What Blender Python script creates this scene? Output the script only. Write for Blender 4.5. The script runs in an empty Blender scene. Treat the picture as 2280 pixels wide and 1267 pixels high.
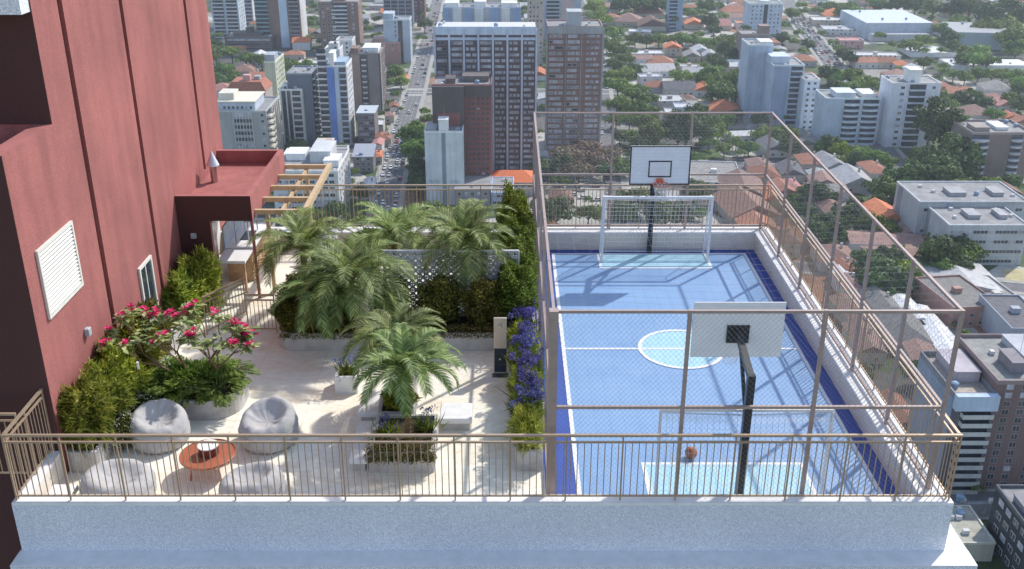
import bpy, math, random
import numpy as np
from mathutils import Vector, Matrix
random.seed(7); NR = np.random.default_rng(7)
R = math.radians
scene = bpy.context.scene
COL = scene.collection
scene.view_settings.view_transform = 'Standard'; scene.view_settings.look = 'None'
scene.view_settings.exposure = 0; scene.view_settings.gamma = 1
# ---------------------------------------------------------------- camera
TH = R(23.6); ST, CT = math.sin(TH), math.cos(TH); F = 2280.0; CX, CY = 1130.0, 633.5; HC = 11.0
GZ = -139.0                                   # street level, the deck floor is z = 0
cd = bpy.data.cameras.new('camera'); cam = bpy.data.objects.new('camera', cd); COL.objects.link(cam)
cam.location = (0, 0, HC); cam.rotation_euler = (R(90) - TH, 0, 0)
cd.sensor_width = 36; cd.lens = 36; cd.shift_x = 10.0 / 2280.0; cd.clip_start = 0.1; cd.clip_end = 20000
scene.camera = cam
def ray(px, py):
    xn = (px - CX) / F; yn = (py - CY) / F
    return Vector((xn, CT - yn * ST, -(ST + yn * CT)))
def Wz(px, py, z):                            # point of the photograph on a level plane
    r = ray(px, py); t = (z - HC) / r.z
    return Vector((r.x * t, r.y * t, z))
def Wy(px, py, Y):
    r = ray(px, py); t = Y / r.y
    return Vector((r.x * t, Y, HC + r.z * t))
def G(px, py): return Wz(px, py, GZ)
def pix(p):
    x, y, z = p[0], p[1], p[2] - HC
    zc = y * CT - z * ST; yc = -z * CT - y * ST
    return (CX + F * x / zc, CY + F * yc / zc)
# ---------------------------------------------------------------- materials
MATS = {}
def mk(name):
    m = bpy.data.materials.new(name); m.use_nodes = True
    nt = m.node_tree; b = nt.nodes['Principled BSDF']
    return m, nt, b
def N(nt, t, **kw):
    n = nt.nodes.new(t)
    for k, v in kw.items(): setattr(n, k, v)
    return n
def mixrgb(nt, fac, a, b, mode='MIX'):
    n = N(nt, 'ShaderNodeMix', data_type='RGBA', blend_type=mode)
    for s, v in ((0, fac), (6, a), (7, b)):
        if hasattr(v, 'is_linked') or hasattr(v, 'links'): nt.links.new(v, n.inputs[s])
        elif s == 0: n.inputs[0].default_value = v
        else: n.inputs[s].default_value = (*v[:3], 1)
    return n.outputs[2]
def ramp(nt, src, stops, interp='LINEAR'):
    n = N(nt, 'ShaderNodeValToRGB'); cr = n.color_ramp; cr.interpolation = interp
    while len(cr.elements) < len(stops): cr.elements.new(0.5)
    for e, (p, c) in zip(cr.elements, stops): e.position = p; e.color = (*c, 1) if len(c) == 3 else c
    nt.links.new(src, n.inputs[0]); return n.outputs[0]
def noise(nt, scale, detail=4, rough=.6, coord='Object', vec=None):
    n = N(nt, 'ShaderNodeTexNoise'); n.inputs['Scale'].default_value = scale
    n.inputs['Detail'].default_value = detail; n.inputs['Roughness'].default_value = rough
    if vec is None:
        tc = N(nt, 'ShaderNodeTexCoord'); vec = tc.outputs[coord]
    nt.links.new(vec, n.inputs['Vector']); return n.outputs[0]
def worldpos(nt): return N(nt, 'ShaderNodeNewGeometry').outputs['Position']
def plain(name, col, rough=.7, var=.12, scale=3., metal=0., bump=0., bscale=40., dirt=0., spec=.4):
    """base colour broken up by two noises, optional streaky grime and bump"""
    if name in MATS: return MATS[name]
    m, nt, b = mk(name)
    pos = worldpos(nt)
    n1 = noise(nt, scale, 5, .65, vec=pos)
    dark = tuple(max(0, c * (1 - var * 1.6)) for c in col); lite = tuple(min(1, c * (1 + var)) for c in col)
    c = ramp(nt, n1, [(.3, dark), (.7, lite)])
    if dirt > 0:
        mp = N(nt, 'ShaderNodeMapping'); mp.inputs['Scale'].default_value = (.5, .5, .06)
        nt.links.new(pos, mp.inputs['Vector'])
        n2 = noise(nt, 1.2, 6, .7, vec=mp.outputs[0])
        f = ramp(nt, n2, [(.45, (0, 0, 0)), (.75, (dirt,) * 3)])
        c = mixrgb(nt, f, c, tuple(x * .35 for x in col))
    nt.links.new(c, b.inputs['Base Color'])
    b.inputs['Roughness'].default_value = rough; b.inputs['Metallic'].default_value = metal
    b.inputs['Specular IOR Level'].default_value = spec
    if bump > 0:
        nb = noise(nt, bscale, 3, .6, vec=pos); bp = N(nt, 'ShaderNodeBump'); bp.inputs['Strength'].default_value = bump
        bp.inputs['Distance'].default_value = .02
        nt.links.new(nb, bp.inputs['Height']); nt.links.new(bp.outputs[0], b.inputs['Normal'])
    MATS[name] = m; return m
def leafmat(name, dark, mid, lite, trans=.35, patch=.6, clump=True):
    if name in MATS: return MATS[name]
    m, nt, b = mk(name)
    g = N(nt, 'ShaderNodeNewGeometry'); oi = N(nt, 'ShaderNodeObjectInfo')
    c = ramp(nt, g.outputs['Random Per Island'], [(0, dark), (.55, mid), (1, lite)])
    n1 = noise(nt, patch, 3, .6, vec=g.outputs['Position'])
    f = ramp(nt, n1, [(.38, (.72, .74, .74)), (.62, (1.2, 1.17, 1.0))])
    c = mixrgb(nt, 1.0, c, f, 'MULTIPLY')
    h = N(nt, 'ShaderNodeHueSaturation'); nt.links.new(c, h.inputs['Color'])
    mr = N(nt, 'ShaderNodeMapRange'); mr.inputs[3].default_value = .475; mr.inputs[4].default_value = .515
    nt.links.new(oi.outputs['Random'], mr.inputs[0]); nt.links.new(mr.outputs[0], h.inputs['Hue'])
    mv = N(nt, 'ShaderNodeMapRange'); mv.inputs[3].default_value = .7; mv.inputs[4].default_value = 1.25
    mm = N(nt, 'ShaderNodeMath', operation='FRACT'); m2 = N(nt, 'ShaderNodeMath', operation='MULTIPLY'); m2.inputs[1].default_value = 7.3
    nt.links.new(oi.outputs['Random'], m2.inputs[0]); nt.links.new(m2.outputs[0], mm.inputs[0])
    nt.links.new(mm.outputs[0], mv.inputs[0]); nt.links.new(mv.outputs[0], h.inputs['Value'])
    nt.links.new(h.outputs[0], b.inputs['Base Color']); b.inputs['Roughness'].default_value = .55
    b.inputs['Specular IOR Level'].default_value = .3
    t = N(nt, 'ShaderNodeBsdfTranslucent'); nt.links.new(h.outputs[0], t.inputs['Color'])
    mx = N(nt, 'ShaderNodeMixShader'); mx.inputs[0].default_value = trans
    out = nt.nodes['Material Output']
    nt.links.new(b.outputs[0], mx.inputs[1]); nt.links.new(t.outputs[0], mx.inputs[2]); nt.links.new(mx.outputs[0], out.inputs['Surface'])
    MATS[name] = m; return m
# ---------------------------------------------------------------- mesh building
class MB:
    def __init__(s): s.v = []; s.f = []; s.sm = False
    def add(s, vs, fs):
        o = len(s.v); s.v += [tuple(v) for v in vs]; s.f += [tuple(i + o for i in f) for f in fs]; return s
    def box(s, x0, x1, y0, y1, z0, z1):
        return s.add([(x0,y0,z0),(x1,y0,z0),(x1,y1,z0),(x0,y1,z0),(x0,y0,z1),(x1,y0,z1),(x1,y1,z1),(x0,y1,z1)],
                     [(0,3,2,1),(4,5,6,7),(0,1,5,4),(1,2,6,5),(2,3,7,6),(3,0,4,7)])
    def bbox(s, x0, x1, y0, y1, z0, z1, b=.02):      # box with chamfered edges
        vs = []; 
        for z, i in ((z0, b), (z0 + b, 0), (z1 - b, 0), (z1, b)):
            q = b + i
            vs += [(x0+q,y0+i,z),(x1-q,y0+i,z),(x1-i,y0+q,z),(x1-i,y1-q,z),(x1-q,y1-i,z),(x0+q,y1-i,z),(x0+i,y1-q,z),(x0+i,y0+q,z)]
        fs = [tuple(range(7, -1, -1)), tuple(range(24, 32))]
        for k in range(3):
            for j in range(8):
                a = k*8 + j; c = k*8 + (j+1) % 8; fs.append((a, c, c+8, a+8))
        return s.add(vs, fs)
    def prism(s, pts, z0, z1):
        n = len(pts)
        vs = [(x, y, z0) for x, y in pts] + [(x, y, z1) for x, y in pts]
        fs = [tuple(range(n-1, -1, -1)), tuple(range(n, 2*n))] + [(i, (i+1) % n, (i+1) % n + n, i + n) for i in range(n)]
        return s.add(vs, fs)
    def bar(s, a, b, w, h=None, n=4, w2=None):      # straight member between two points
        a = Vector(a); b = Vector(b); d = (b - a)
        if d.length < 1e-6: return s
        d.normalize(); up = Vector((0,0,1)) if abs(d.z) < .95 else Vector((0,1,0))
        r = d.cross(up).normalized(); u = r.cross(d).normalized(); h = h or w
        vs = []
        for p, k in ((a, 1), (b, (w2 / w) if w2 else 1)):
            for i in range(n):
                an = 2*math.pi*(i + .5)/n; q = math.sqrt(2) if n == 4 else 1
                vs.append(p + r*math.cos(an)*w/2*q*k + u*math.sin(an)*h/2*q*k)
        fs = [tuple(range(n)), tuple(range(2*n-1, n-1, -1))] + [(i, i+n, (i+1) % n + n, (i+1) % n) for i in range(n)]
        return s.add(vs, fs)
    def tube(s, pts, rad, n=8, closed=False):
        pts = [Vector(p) for p in pts]; m = len(pts); vs = []
        rr = rad if isinstance(rad, (list, tuple)) else [rad]*m
        u = None
        for i, p in enumerate(pts):
            d = (pts[(i+1) % m] - pts[i-1]) if closed else (pts[min(i+1, m-1)] - pts[max(i-1, 0)])
            d.normalize()
            if u is None:
                u = d.cross(Vector((0,0,1)) if abs(d.z) < .9 else Vector((1,0,0))).normalized()
            u = (u - d * u.dot(d)).normalized(); w = d.cross(u)
            for j in range(n):
                a = 2*math.pi*j/n; vs.append(p + (u*math.cos(a) + w*math.sin(a))*rr[i])
        fs = []
        for i in range(m if closed else m-1):
            for j in range(n):
                a = i*n + j; b_ = i*n + (j+1) % n; c = ((i+1) % m)*n + (j+1) % n; d_ = ((i+1) % m)*n + j
                fs.append((a, b_, c, d_))
        if not closed: fs += [tuple(range(n-1, -1, -1)), tuple((m-1)*n + j for j in range(n))]
        return s.add(vs, fs)
    def lathe(s, prof, n=24, c=(0,0,0), wob=None):
        vs = []; m = len(prof)
        for (r, z) in prof:
            for j in range(n):
                a = 2*math.pi*j/n; k = wob(a, z) if wob else 1
                vs.append((c[0] + r*k*math.cos(a), c[1] + r*k*math.sin(a), c[2] + z))
        fs = [(i*n+j, i*n+(j+1) % n, (i+1)*n+(j+1) % n, (i+1)*n+j) for i in range(m-1) for j in range(n)]
        fs += [tuple(range(n-1, -1, -1)), tuple((m-1)*n+j for j in range(n))]
        return s.add(vs, fs)
    def quad(s, a, b, c, d): return s.add([a, b, c, d], [(0,1,2,3)])
    def mesh(s, name, mat, smooth=False):
        me = bpy.data.meshes.new(name); me.from_pydata(s.v, [], s.f); me.materials.append(mat)
        if smooth or s.sm: me.shade_smooth()
        me.update(); return me
    def build(s, name, mat, parent=None, smooth=False, loc=None, bevel=0, label=None):
        o = bpy.data.objects.new(name, s.mesh(name, mat, smooth)); COL.objects.link(o)
        if parent is not None: o.parent = parent
        if loc is not None: o.location = loc
        if bevel:
            md = o.modifiers.new('bevel', 'BEVEL'); md.width = bevel; md.segments = 2; md.limit_method = 'ANGLE'
        if label: o['label'] = label
        return o
def inst(name, me, parent, loc=(0,0,0), rz=0., scale=None):
    o = bpy.data.objects.new(name, me); COL.objects.link(o); o.parent = parent; o.location = loc; o.rotation_euler = (0,0,rz)
    if scale: o.scale = scale
    return o
def tag(o, label=None, cat=None, group=None, kind=None):
    if label: o['label'] = label
    if cat: o['category'] = cat
    if group: o['group'] = group
    if kind: o['kind'] = kind
    return o
def thing(name, label, cat, loc=(0,0,0), rz=0., group=None):
    o = bpy.data.objects.new(name, None); COL.objects.link(o); o.empty_display_size = .1
    o.location = loc; o.rotation_euler = (0,0,rz); return tag(o, label, cat, group)
def copy_tree(o, parent=None):
    c = o.copy(); COL.objects.link(c); c.parent = parent
    for ch in o.children: copy_tree(ch, c)
    return c
def leafcloud(P, D, L, Wd, fold=.0, seg=1):
    """P centres, D directions (unit), L lengths, Wd widths -> rhombic leaves as (verts, faces)"""
    n = len(P); P = np.asarray(P); D = np.asarray(D)
    rnd = NR.normal(size=(n, 3)); S = np.cross(D, rnd); S /= np.linalg.norm(S, axis=1)[:, None] + 1e-9
    L = np.broadcast_to(L, (n,))[:, None]; Wd = np.broadcast_to(Wd, (n,))[:, None]
    V = np.empty((n, 4, 3)); V[:, 0] = P; V[:, 1] = P + D*L*.45 + S*Wd*.5; V[:, 2] = P + D*L; V[:, 3] = P + D*L*.45 - S*Wd*.5
    return V.reshape(-1, 3), np.arange(n*4).reshape(-1, 4)
def leafshell(P, Nn, L, Wd, wob=.45):
    """leaves lying roughly tangent to the surface whose outward normals are Nn"""
    n = len(P); M = Nn + NR.normal(size=(n, 3))*wob; M /= np.linalg.norm(M, axis=1)[:, None] + 1e-9
    D = np.cross(M, NR.normal(size=(n, 3))); D /= np.linalg.norm(D, axis=1)[:, None] + 1e-9; S = np.cross(M, D)
    L = np.broadcast_to(L, (n,))[:, None]; Wd = np.broadcast_to(Wd, (n,))[:, None]
    V = np.empty((n, 4, 3)); V[:, 0] = P - D*L*.5; V[:, 1] = P + S*Wd*.5; V[:, 2] = P + D*L*.5; V[:, 3] = P - S*Wd*.5
    return V.reshape(-1, 3), np.arange(n*4).reshape(-1, 4)
def npmesh(name, V, Fc, mat, smooth=False):
    me = bpy.data.meshes.new(name); nf = len(Fc); k = Fc.shape[1]
    me.vertices.add(len(V)); me.vertices.foreach_set('co', np.asarray(V, dtype=np.float32).ravel())
    me.loops.add(nf*k); me.loops.foreach_set('vertex_index', np.asarray(Fc, dtype=np.int32).ravel())
    me.polygons.add(nf); me.polygons.foreach_set('loop_start', np.arange(0, nf*k, k, dtype=np.int32))
    me.update(calc_edges=True); me.validate(); me.materials.append(mat)
    return me
def sphdirs(n, up=0.):
    d = NR.normal(size=(n, 3)); d[:, 2] += up; return d / (np.linalg.norm(d, axis=1)[:, None] + 1e-9)
# ---------------------------------------------------------------- palette
stone = None
def speckle(name, a, b, sc, rough=.6):
    m, nt, bs = mk(name); pos = worldpos(nt)
    v = N(nt, 'ShaderNodeTexVoronoi'); v.inputs['Scale'].default_value = sc; nt.links.new(pos, v.inputs['Vector'])
    sep = N(nt, 'ShaderNodeSeparateColor'); nt.links.new(v.outputs['Color'], sep.inputs[0])
    c = ramp(nt, sep.outputs[0], [(0, a), (.75, b), (1, tuple(min(1, x*1.15) for x in b))])
    n1 = noise(nt, .35, 3, .5, vec=pos); f = ramp(nt, n1, [(.3, (.88,.88,.9)), (.7, (1.06,1.05,1.04))])
    c = mixrgb(nt, 1., c, f, 'MULTIPLY'); nt.links.new(c, bs.inputs['Base Color']); bs.inputs['Roughness'].default_value = rough
    bp = N(nt, 'ShaderNodeBump'); bp.inputs['Strength'].default_value = .25; bp.inputs['Distance'].default_value = .01
    nt.links.new(sep.outputs[0], bp.inputs['Height']); nt.links.new(bp.outputs[0], bs.inputs['Normal']); MATS[name] = m; return m
m_granite = speckle('speckled_render', (.50,.54,.61), (.76,.79,.86), 75.)
m_cap = plain('parapet_cap', (.80,.79,.78), .6, .06, 4., bump=.1)
m_inner = plain('parapet_inner', (.74,.67,.60), .7, .06, 2., dirt=.15)
m_rail = plain('bronze_rail_paint', (.46,.34,.24), .4, .08, 5., metal=.35, spec=.5)
m_fence = plain('taupe_fence_paint', (.40,.31,.28), .45, .08, 5., metal=.2)
m_wire = plain('grey_wire', (.24,.24,.26), .6, .05, 5.)
m_net = plain('white_net_cord', (.72,.74,.78), .7, .05)
m_white = plain('white_paint', (.82,.82,.83), .4, .04)
m_black = plain('black_steel', (.025,.03,.035), .35, .1)
m_concrete = plain('planter_concrete', (.52,.50,.48), .8, .14, 3.5, bump=.25, dirt=.25)
m_soil = plain('soil', (.05,.035,.025), .95, .3, 8.)
m_steel = plain('brushed_steel', (.55,.53,.50), .28, .1, 2., metal=.95)
m_wood = plain('oak_panel', (.58,.36,.22), .5, .15, 6.)
m_pergola = plain('tan_pergola_paint', (.56,.41,.24), .5, .1, 5.)
m_red_shade = plain('shaded_red_render', (.085,.036,.034), .85, .12, 60., bump=.4, bscale=70.)  # darker copy of the red render, shade of the front faces painted in
m_glass = plain('dark_glass', (.05,.07,.09), .08, .3, .4, spec=.8)
m_winglass = plain('window_glass', (.06,.075,.10), .15, .45, .25, spec=.7)
m_palewin = plain('curtained_window', (.42,.44,.50), .4, .4, .3)
m_trunk = plain('tree_bark', (.10,.075,.055), .9, .3, 6., bump=.5)
m_palmtrunk = plain('palm_bark', (.20,.13,.06), .85, .3, 18., bump=.6)
def wall_red():
    m, nt, b = mk('red_textured_render'); pos = worldpos(nt)
    v = noise(nt, 70., 3, .7, vec=pos); c = ramp(nt, v, [(.35, (.26,.083,.075)), (.65, (.48,.178,.158))])
    n2 = noise(nt, .8, 4, .6, vec=pos); f = ramp(nt, n2, [(.3, (.86,.86,.88)), (.7, (1.1,1.08,1.08))])
    mp = N(nt, 'ShaderNodeMapping'); mp.inputs['Scale'].default_value = (2.2, 2.2, .25); nt.links.new(pos, mp.inputs['Vector'])
    st = noise(nt, 1., 5, .6, vec=mp.outputs[0]); f2 = ramp(nt, st, [(.33, (.84,.83,.84)), (.65, (1.07,1.07,1.07))])
    c = mixrgb(nt, 1., mixrgb(nt, 1., c, f, 'MULTIPLY'), f2, 'MULTIPLY')
    nt.links.new(c, b.inputs['Base Color']); b.inputs['Roughness'].default_value = .85
    bp = N(nt, 'ShaderNodeBump'); bp.inputs['Strength'].default_value = .5; bp.inputs['Distance'].default_value = .012
    nt.links.new(v, bp.inputs['Height']); nt.links.new(bp.outputs[0], b.inputs['Normal']); return m
m_red = wall_red()
m_red_groove = plain('red_groove', (.10,.03,.03), .9, .1)
# ---------------------------------------------------------------- world and sun
SUNV = Vector((.70, .735, 1.0)).normalized()
el = math.asin(SUNV.z); az = math.atan2(SUNV.x, SUNV.y)
w = bpy.data.worlds.new('World'); scene.world = w; w.use_nodes = True
nt = w.node_tree; bg = nt.nodes['Background']
sky = N(nt, 'ShaderNodeTexSky', sky_type='NISHITA'); sky.sun_disc = False; sky.sun_elevation = el; sky.sun_rotation = az
sky.altitude = 900; sky.air_density = 1.2; sky.dust_density = 1.5; sky.ozone_density = 1.0
hs = N(nt, 'ShaderNodeHueSaturation'); hs.inputs['Saturation'].default_value = .88; nt.links.new(sky.outputs[0], hs.inputs['Color']); nt.links.new(hs.outputs[0], bg.inputs[0]); bg.inputs[1].default_value = .22
sl = bpy.data.lights.new('sun', 'SUN'); so = bpy.data.objects.new('sun', sl); COL.objects.link(so)
sl.energy = 4.15; sl.angle = R(.9); sl.color = (1., .95, .87)
so.rotation_euler = SUNV.to_track_quat('Z', 'Y').to_euler()
# ================================================================ THE ROOF DECK
XL, XR, YF, YB, HP = -8.5, 7.65, 14.57, 28.14, .55
# our own building under the deck
t = thing('host_building', 'pale speckled block below the roof terrace with ledge across the foot of the photo', 'building', (0, 0, 0))
MB().box(XL, XR, YF, YB, -.46, -.12).add([], []).build('slab', m_granite, t)
MB().box(XL-.04, XR+.42, YF-.40, YB+.3, -14, -.462).build('ledge', m_granite, t); MB().box(XL-.04, XR+.42, YF-.40, YF-.002, -.461, -.455).build('ledge_lit_top', m_cap, t)  # thin paler sheet paints sky light onto the ledge top
MB().box(XL+.3, XR+.1, YF, YB, GZ, -14).build('wall', m_granite, t)
def parapet(nm, lab, x0, x1, y0, y1):
    q = thing(nm, lab, 'parapet')
    MB().box(x0, x1, y0, y1, -.118, HP-.05).build('wall', m_inner if 'front' not in lab else m_granite, q)
    o = .012
    MB().bbox(x0-o, x1+o, y0-o, y1+o, HP-.05, HP, .012).build('cap', m_cap, q)
    return q
q = thing('parapet', 'long speckled front parapet with white cap at the foot of the terrace and court', 'parapet')
MB().box(XL, XR, YF, YF+.24, -.118, HP-.05).build('wall', m_granite, q)
MB().box(XL+.003, XR-.003, YF+.003, YF+.26, HP-.05, HP-.001).build('cap', m_cap, q)
q = thing('parapet', 'white capped low wall along the right side of the blue court', 'parapet')
MB().box(7.16, XR, YF+.243, YB-.45, -.118, HP-.05).build('wall', m_inner, q)
MB().box(7.14, XR-.003, YF+.263, YB-.45, HP-.05, HP).build('cap', m_cap, q)
q = thing('parapet', 'white capped rear low wall behind the far goal and the palms', 'parapet')
MB().box(-8.3, XR, YB-.44, YB, -.118, HP-.05).build('wall', m_inner, q)
MB().box(-8.3, XR, YB-.447, YB, HP-.05, HP-.002).build('cap', m_cap, q)
q = thing('parapet', 'short white capped kerb wall beside the left terrace corner', 'parapet')
MB().box(XL, XL+.2, YF+.243, 16.2, -.118, HP-.05).build('wall', m_inner, q)
MB().box(XL+.003, XL+.21, YF+.263, 16.2, HP-.05, HP-.002).build('cap', m_cap, q)
# floors
def floor_mat():
    m, nt, b = mk('travertine_floor'); pos = worldpos(nt)
    mp = N(nt, 'ShaderNodeMapping'); mp.inputs['Scale'].default_value = (.5, 1.0, 1); mp.inputs['Rotation'].default_value = (0,0,.5)
    nt.links.new(pos, mp.inputs['Vector'])
    n1 = noise(nt, 1.1, 8, .65, vec=mp.outputs[0])
    c = ramp(nt, n1, [(.30, (.78,.66,.51)), (.42, (.88,.81,.67)), (.54, (.90,.88,.78))])
    n2 = noise(nt, 9, 6, .7, vec=mp.outputs[0]); f = ramp(nt, n2, [(.35, (.88,.85,.82)), (.6, (1.02,1.02,1.02))])
    c = mixrgb(nt, 1., c, f, 'MULTIPLY')
    br = N(nt, 'ShaderNodeTexBrick'); br.offset = 0; br.inputs['Scale'].default_value = 1
    br.inputs['Brick Width'].default_value = 1.4; br.inputs['Row Height'].default_value = 1.4; br.inputs['Mortar Size'].default_value = .008
    br.inputs['Color1'].default_value = (1,1,1,1); br.inputs['Color2'].default_value = (.98,.975,.97,1); br.inputs['Mortar'].default_value = (.86,.83,.79,1)
    nt.links.new(pos, br.inputs['Vector'])
    c = mixrgb(nt, 1., c, br.outputs[0], 'MULTIPLY'); nt.links.new(c, b.inputs['Base Color']); b.inputs['Roughness'].default_value = .55
    return m
o = MB().box(-8.3, .70, YF+.24, YB-.44, -.1, 0).build('terrace_floor', floor_mat()); tag(o, kind='structure')
def court_mat(name, a, b_, patch):
    m, nt, b = mk(name); pos = worldpos(nt)
    n1 = noise(nt, 1.0, 5, .6, vec=pos); c = ramp(nt, n1, [(.3, a), (.7, b_)])
    br = N(nt, 'ShaderNodeTexBrick'); br.offset = 0; br.inputs['Scale'].default_value = 1
    br.inputs['Brick Width'].default_value = .3; br.inputs['Row Height'].default_value = .3; br.inputs['Mortar Size'].default_value = .006
    br.inputs['Color1'].default_value = (1,1,1,1); br.inputs['Color2'].default_value = (.98,.98,.98,1); br.inputs['Mortar'].default_value = (.82,.82,.86,1)
    nt.links.new(pos, br.inputs['Vector']); c = mixrgb(nt, 1., c, br.outputs[0], 'MULTIPLY')
    nt.links.new(c, b.inputs['Base Color']); b.inputs['Roughness'].default_value = .38; b.inputs['Specular IOR Level'].default_value = .6
    bp = N(nt, 'ShaderNodeBump'); bp.inputs['Strength'].default_value = .15; bp.inputs['Distance'].default_value = .004
    n3 = noise(nt, 120, 2, .5, vec=pos); nt.links.new(n3, bp.inputs['Height']); nt.links.new(bp.outputs[0], b.inputs['Normal']); return m
m_cin = court_mat('court_blue', (.19,.34,.58), (.24,.395,.63), 1); m_cout = court_mat('court_border_blue', (.018,.06,.32), (.022,.075,.38), 1)
m_cyan = court_mat('court_cyan', (.36,.62,.74), (.42,.68,.80), 1); m_line = plain('court_line_paint', (.80,.82,.86), .5, .06, 8.)
tag(MB().box(.702, 7.16, YF+.24, YB-.44, -.1, 0).build('court_floor', m_cout), kind='structure')
def sheet(nm, x0, x1, y0, y1, z, m): return tag(MB().box(x0, x1, y0, y1, z-.003, z).build(nm, m), kind='structure')
sheet('court_playing_area', 1.27, 6.86, YF+.25, 27.4, .004, m_cin)
LW = .085
sheet('court_goal_area', 2.60, 5.68, 26.35, 27.36, .008, m_cyan)
sheet('court_goal_area', 2.60, 5.62, 15.0, 16.55, .008, m_cyan)
def circle_sheet(nm, c, r0, r1, z, m, n=64):
    v = []; f = []
    for i in range(n):
        a = 2*math.pi*i/n; v.append((c[0]+r1*math.cos(a), c[1]+r1*math.sin(a), z))
    if r0 > 0:
        for i in range(n):
            a = 2*math.pi*i/n; v.append((c[0]+r0*math.cos(a), c[1]+r0*math.sin(a), z))
        f = [(i, (i+1) % n, (i+1) % n + n, i+n) for i in range(n)]
    else: f = [tuple(range(n))]
    return tag(MB().add(v, f).build(nm, m), kind='structure')
circle_sheet('court_centre_circle', (4.07, 21.4), 0, .96, .008, m_cyan)
circle_sheet('court_centre_circle_line', (4.07, 21.4), .92, 1.01, .016, m_line)
ln = MB(); z0, z1 = .009, .0125
for a in ((1.27, 1.27+LW, YF+.25, 27.4), (6.78, 6.86, YF+.25, 27.4), (1.357, 6.778, 27.32, 27.4), (1.357, 3.058, 21.36, 21.44), (5.082, 6.778, 21.36, 21.44), (3.15, 4.99, 21.36, 21.44),
          (2.56, 2.64, 26.35, 27.318), (5.64, 5.72, 26.35, 27.318), (2.56, 5.72, 26.27, 26.348), (2.56, 2.64, 15.0, 16.55), (5.58, 5.66, 15.0, 16.55), (2.56, 5.66, 16.552, 16.632)):
    ln.box(a[0], a[1], a[2], a[3], z0, z1)
tag(ln.build('court_lines', m_line), kind='structure')
# ---------------------------------------------------------------- chain link cage
CX0, CX1, CY0, CY1, CZ = .75, 7.36, 15.0, 28.0, 4.0
cage = thing('court_fence', 'tall taupe chain link cage with roof net standing around the blue sports court', 'fence', (CX0, CY0, 0))
def cg(mb, nm, m, **k):
    mb.v = [(x-CX0, y-CY0, z) for x, y, z in mb.v]; return mb.build(nm, m, cage, **k)
xs = [CX0 + (CX1-CX0)*i/3 for i in range(4)]; ys = [CY0 + (CY1-CY0)*i/6 for i in range(7)]
PW = .062
for x in xs:
    cg(MB().bar((x, CY0, 0), (x, CY0, CZ), PW if x > CX0 else .15), 'post', m_fence)
    cg(MB().bar((x, CY1, HP), (x, CY1, CZ), PW), 'post', m_fence)
for y in ys[1:-1]:
    cg(MB().bar((CX1, y, HP), (CX1, y, CZ), PW), 'post', m_fence); cg(MB().bar((CX0, y, 0), (CX0, y, CZ), PW), 'post', m_fence)
hw = PW/2
for z in (CZ, 2.22):
    for y in (CY0, CY1): cg(MB().bar((CX0+hw, y, z-hw), (CX1-hw, y, z-hw), .05), 'rail', m_fence)
    for x in (CX0, CX1): cg(MB().bar((x, CY0+hw, z-hw), (x, CY1-hw, z-hw), .05), 'rail', m_fence)
for z in (.64,):
    cg(MB().bar((CX1, CY0+.05, z), (CX1, CY1-.05, z), .05), 'rail', m_fence); cg(MB().bar((CX0, CY0+.05, .12), (CX0, CY1-.05, .12), .05), 'rail', m_fence)
    cg(MB().bar((CX0, CY1, z), (CX1, CY1, z), .05), 'rail', m_fence)
def chain(a, u, wdt, z0, z1, sp=.088, r=.0019):
    mb = MB(); a = Vector(a); u = Vector(u); h = z1 - z0; s = 1.15
    # two families of slanted wires
    k = 0; c = -h/s
    while c < wdt:
        for sg in (1, -1):
            # line: t = c + (z-z0)/s   from z0 to z1, clipped to 0..wdt
            ta, tb = c, c + h/s; za, zb = z0, z1
            if ta < 0: za = z0 + (0-ta)*s; ta = 0
            if tb > wdt: zb = z1 - (tb-wdt)*s; tb = wdt
            if tb > ta:
                if sg < 0: p, q_ = wdt-ta, wdt-tb
                else: p, q_ = ta, tb
                mb.bar(a + u*p + Vector((0,0,za)), a + u*q_ + Vector((0,0,zb)), r*2, n=3)
        c += sp
    return mb
cg(chain((CX0, CY0, 0), (1,0,0), CX1-CX0, .1, CZ-.05), 'net', m_wire)
cg(chain((CX0, CY1, 0), (1,0,0), CX1-CX0, .66, CZ-.05, sp=.12, r=.0017), 'net', m_wire)
cg(chain((CX1, CY0, 0), (0,1,0), CY1-CY0, .66, CZ-.05, sp=.15, r=.0014), 'net', m_wire)
cg(chain((CX0, CY0, 0), (0,1,0), CY1-CY0, .15, CZ-.05, sp=.30, r=.0014), 'net', m_wire)
mb = MB(); rr = random.Random(4)
k = 0; y = CY0 + .2
while y < CY1:
    pts = []
    for i in range(13):
        x = CX0 + (CX1-CX0)*i/12; pts.append((x, y + rr.uniform(-.035,.035)*(0 < i < 12), CZ - .05 - .12*math.sin(math.pi*i/12)))
    mb.tube(pts, .0019, n=3); y += .30
x = CX0 + .2
while x < CX1:
    s = .12*math.sin(math.pi*(x-CX0)/(CX1-CX0))
    mb.tube([(x + rr.uniform(-.02,.02), CY0 + (CY1-CY0)*i/8, CZ-.05-s) for i in range(9)], .0012, n=3); x += .30
cg(mb, 'roof_net', m_wire)
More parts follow.
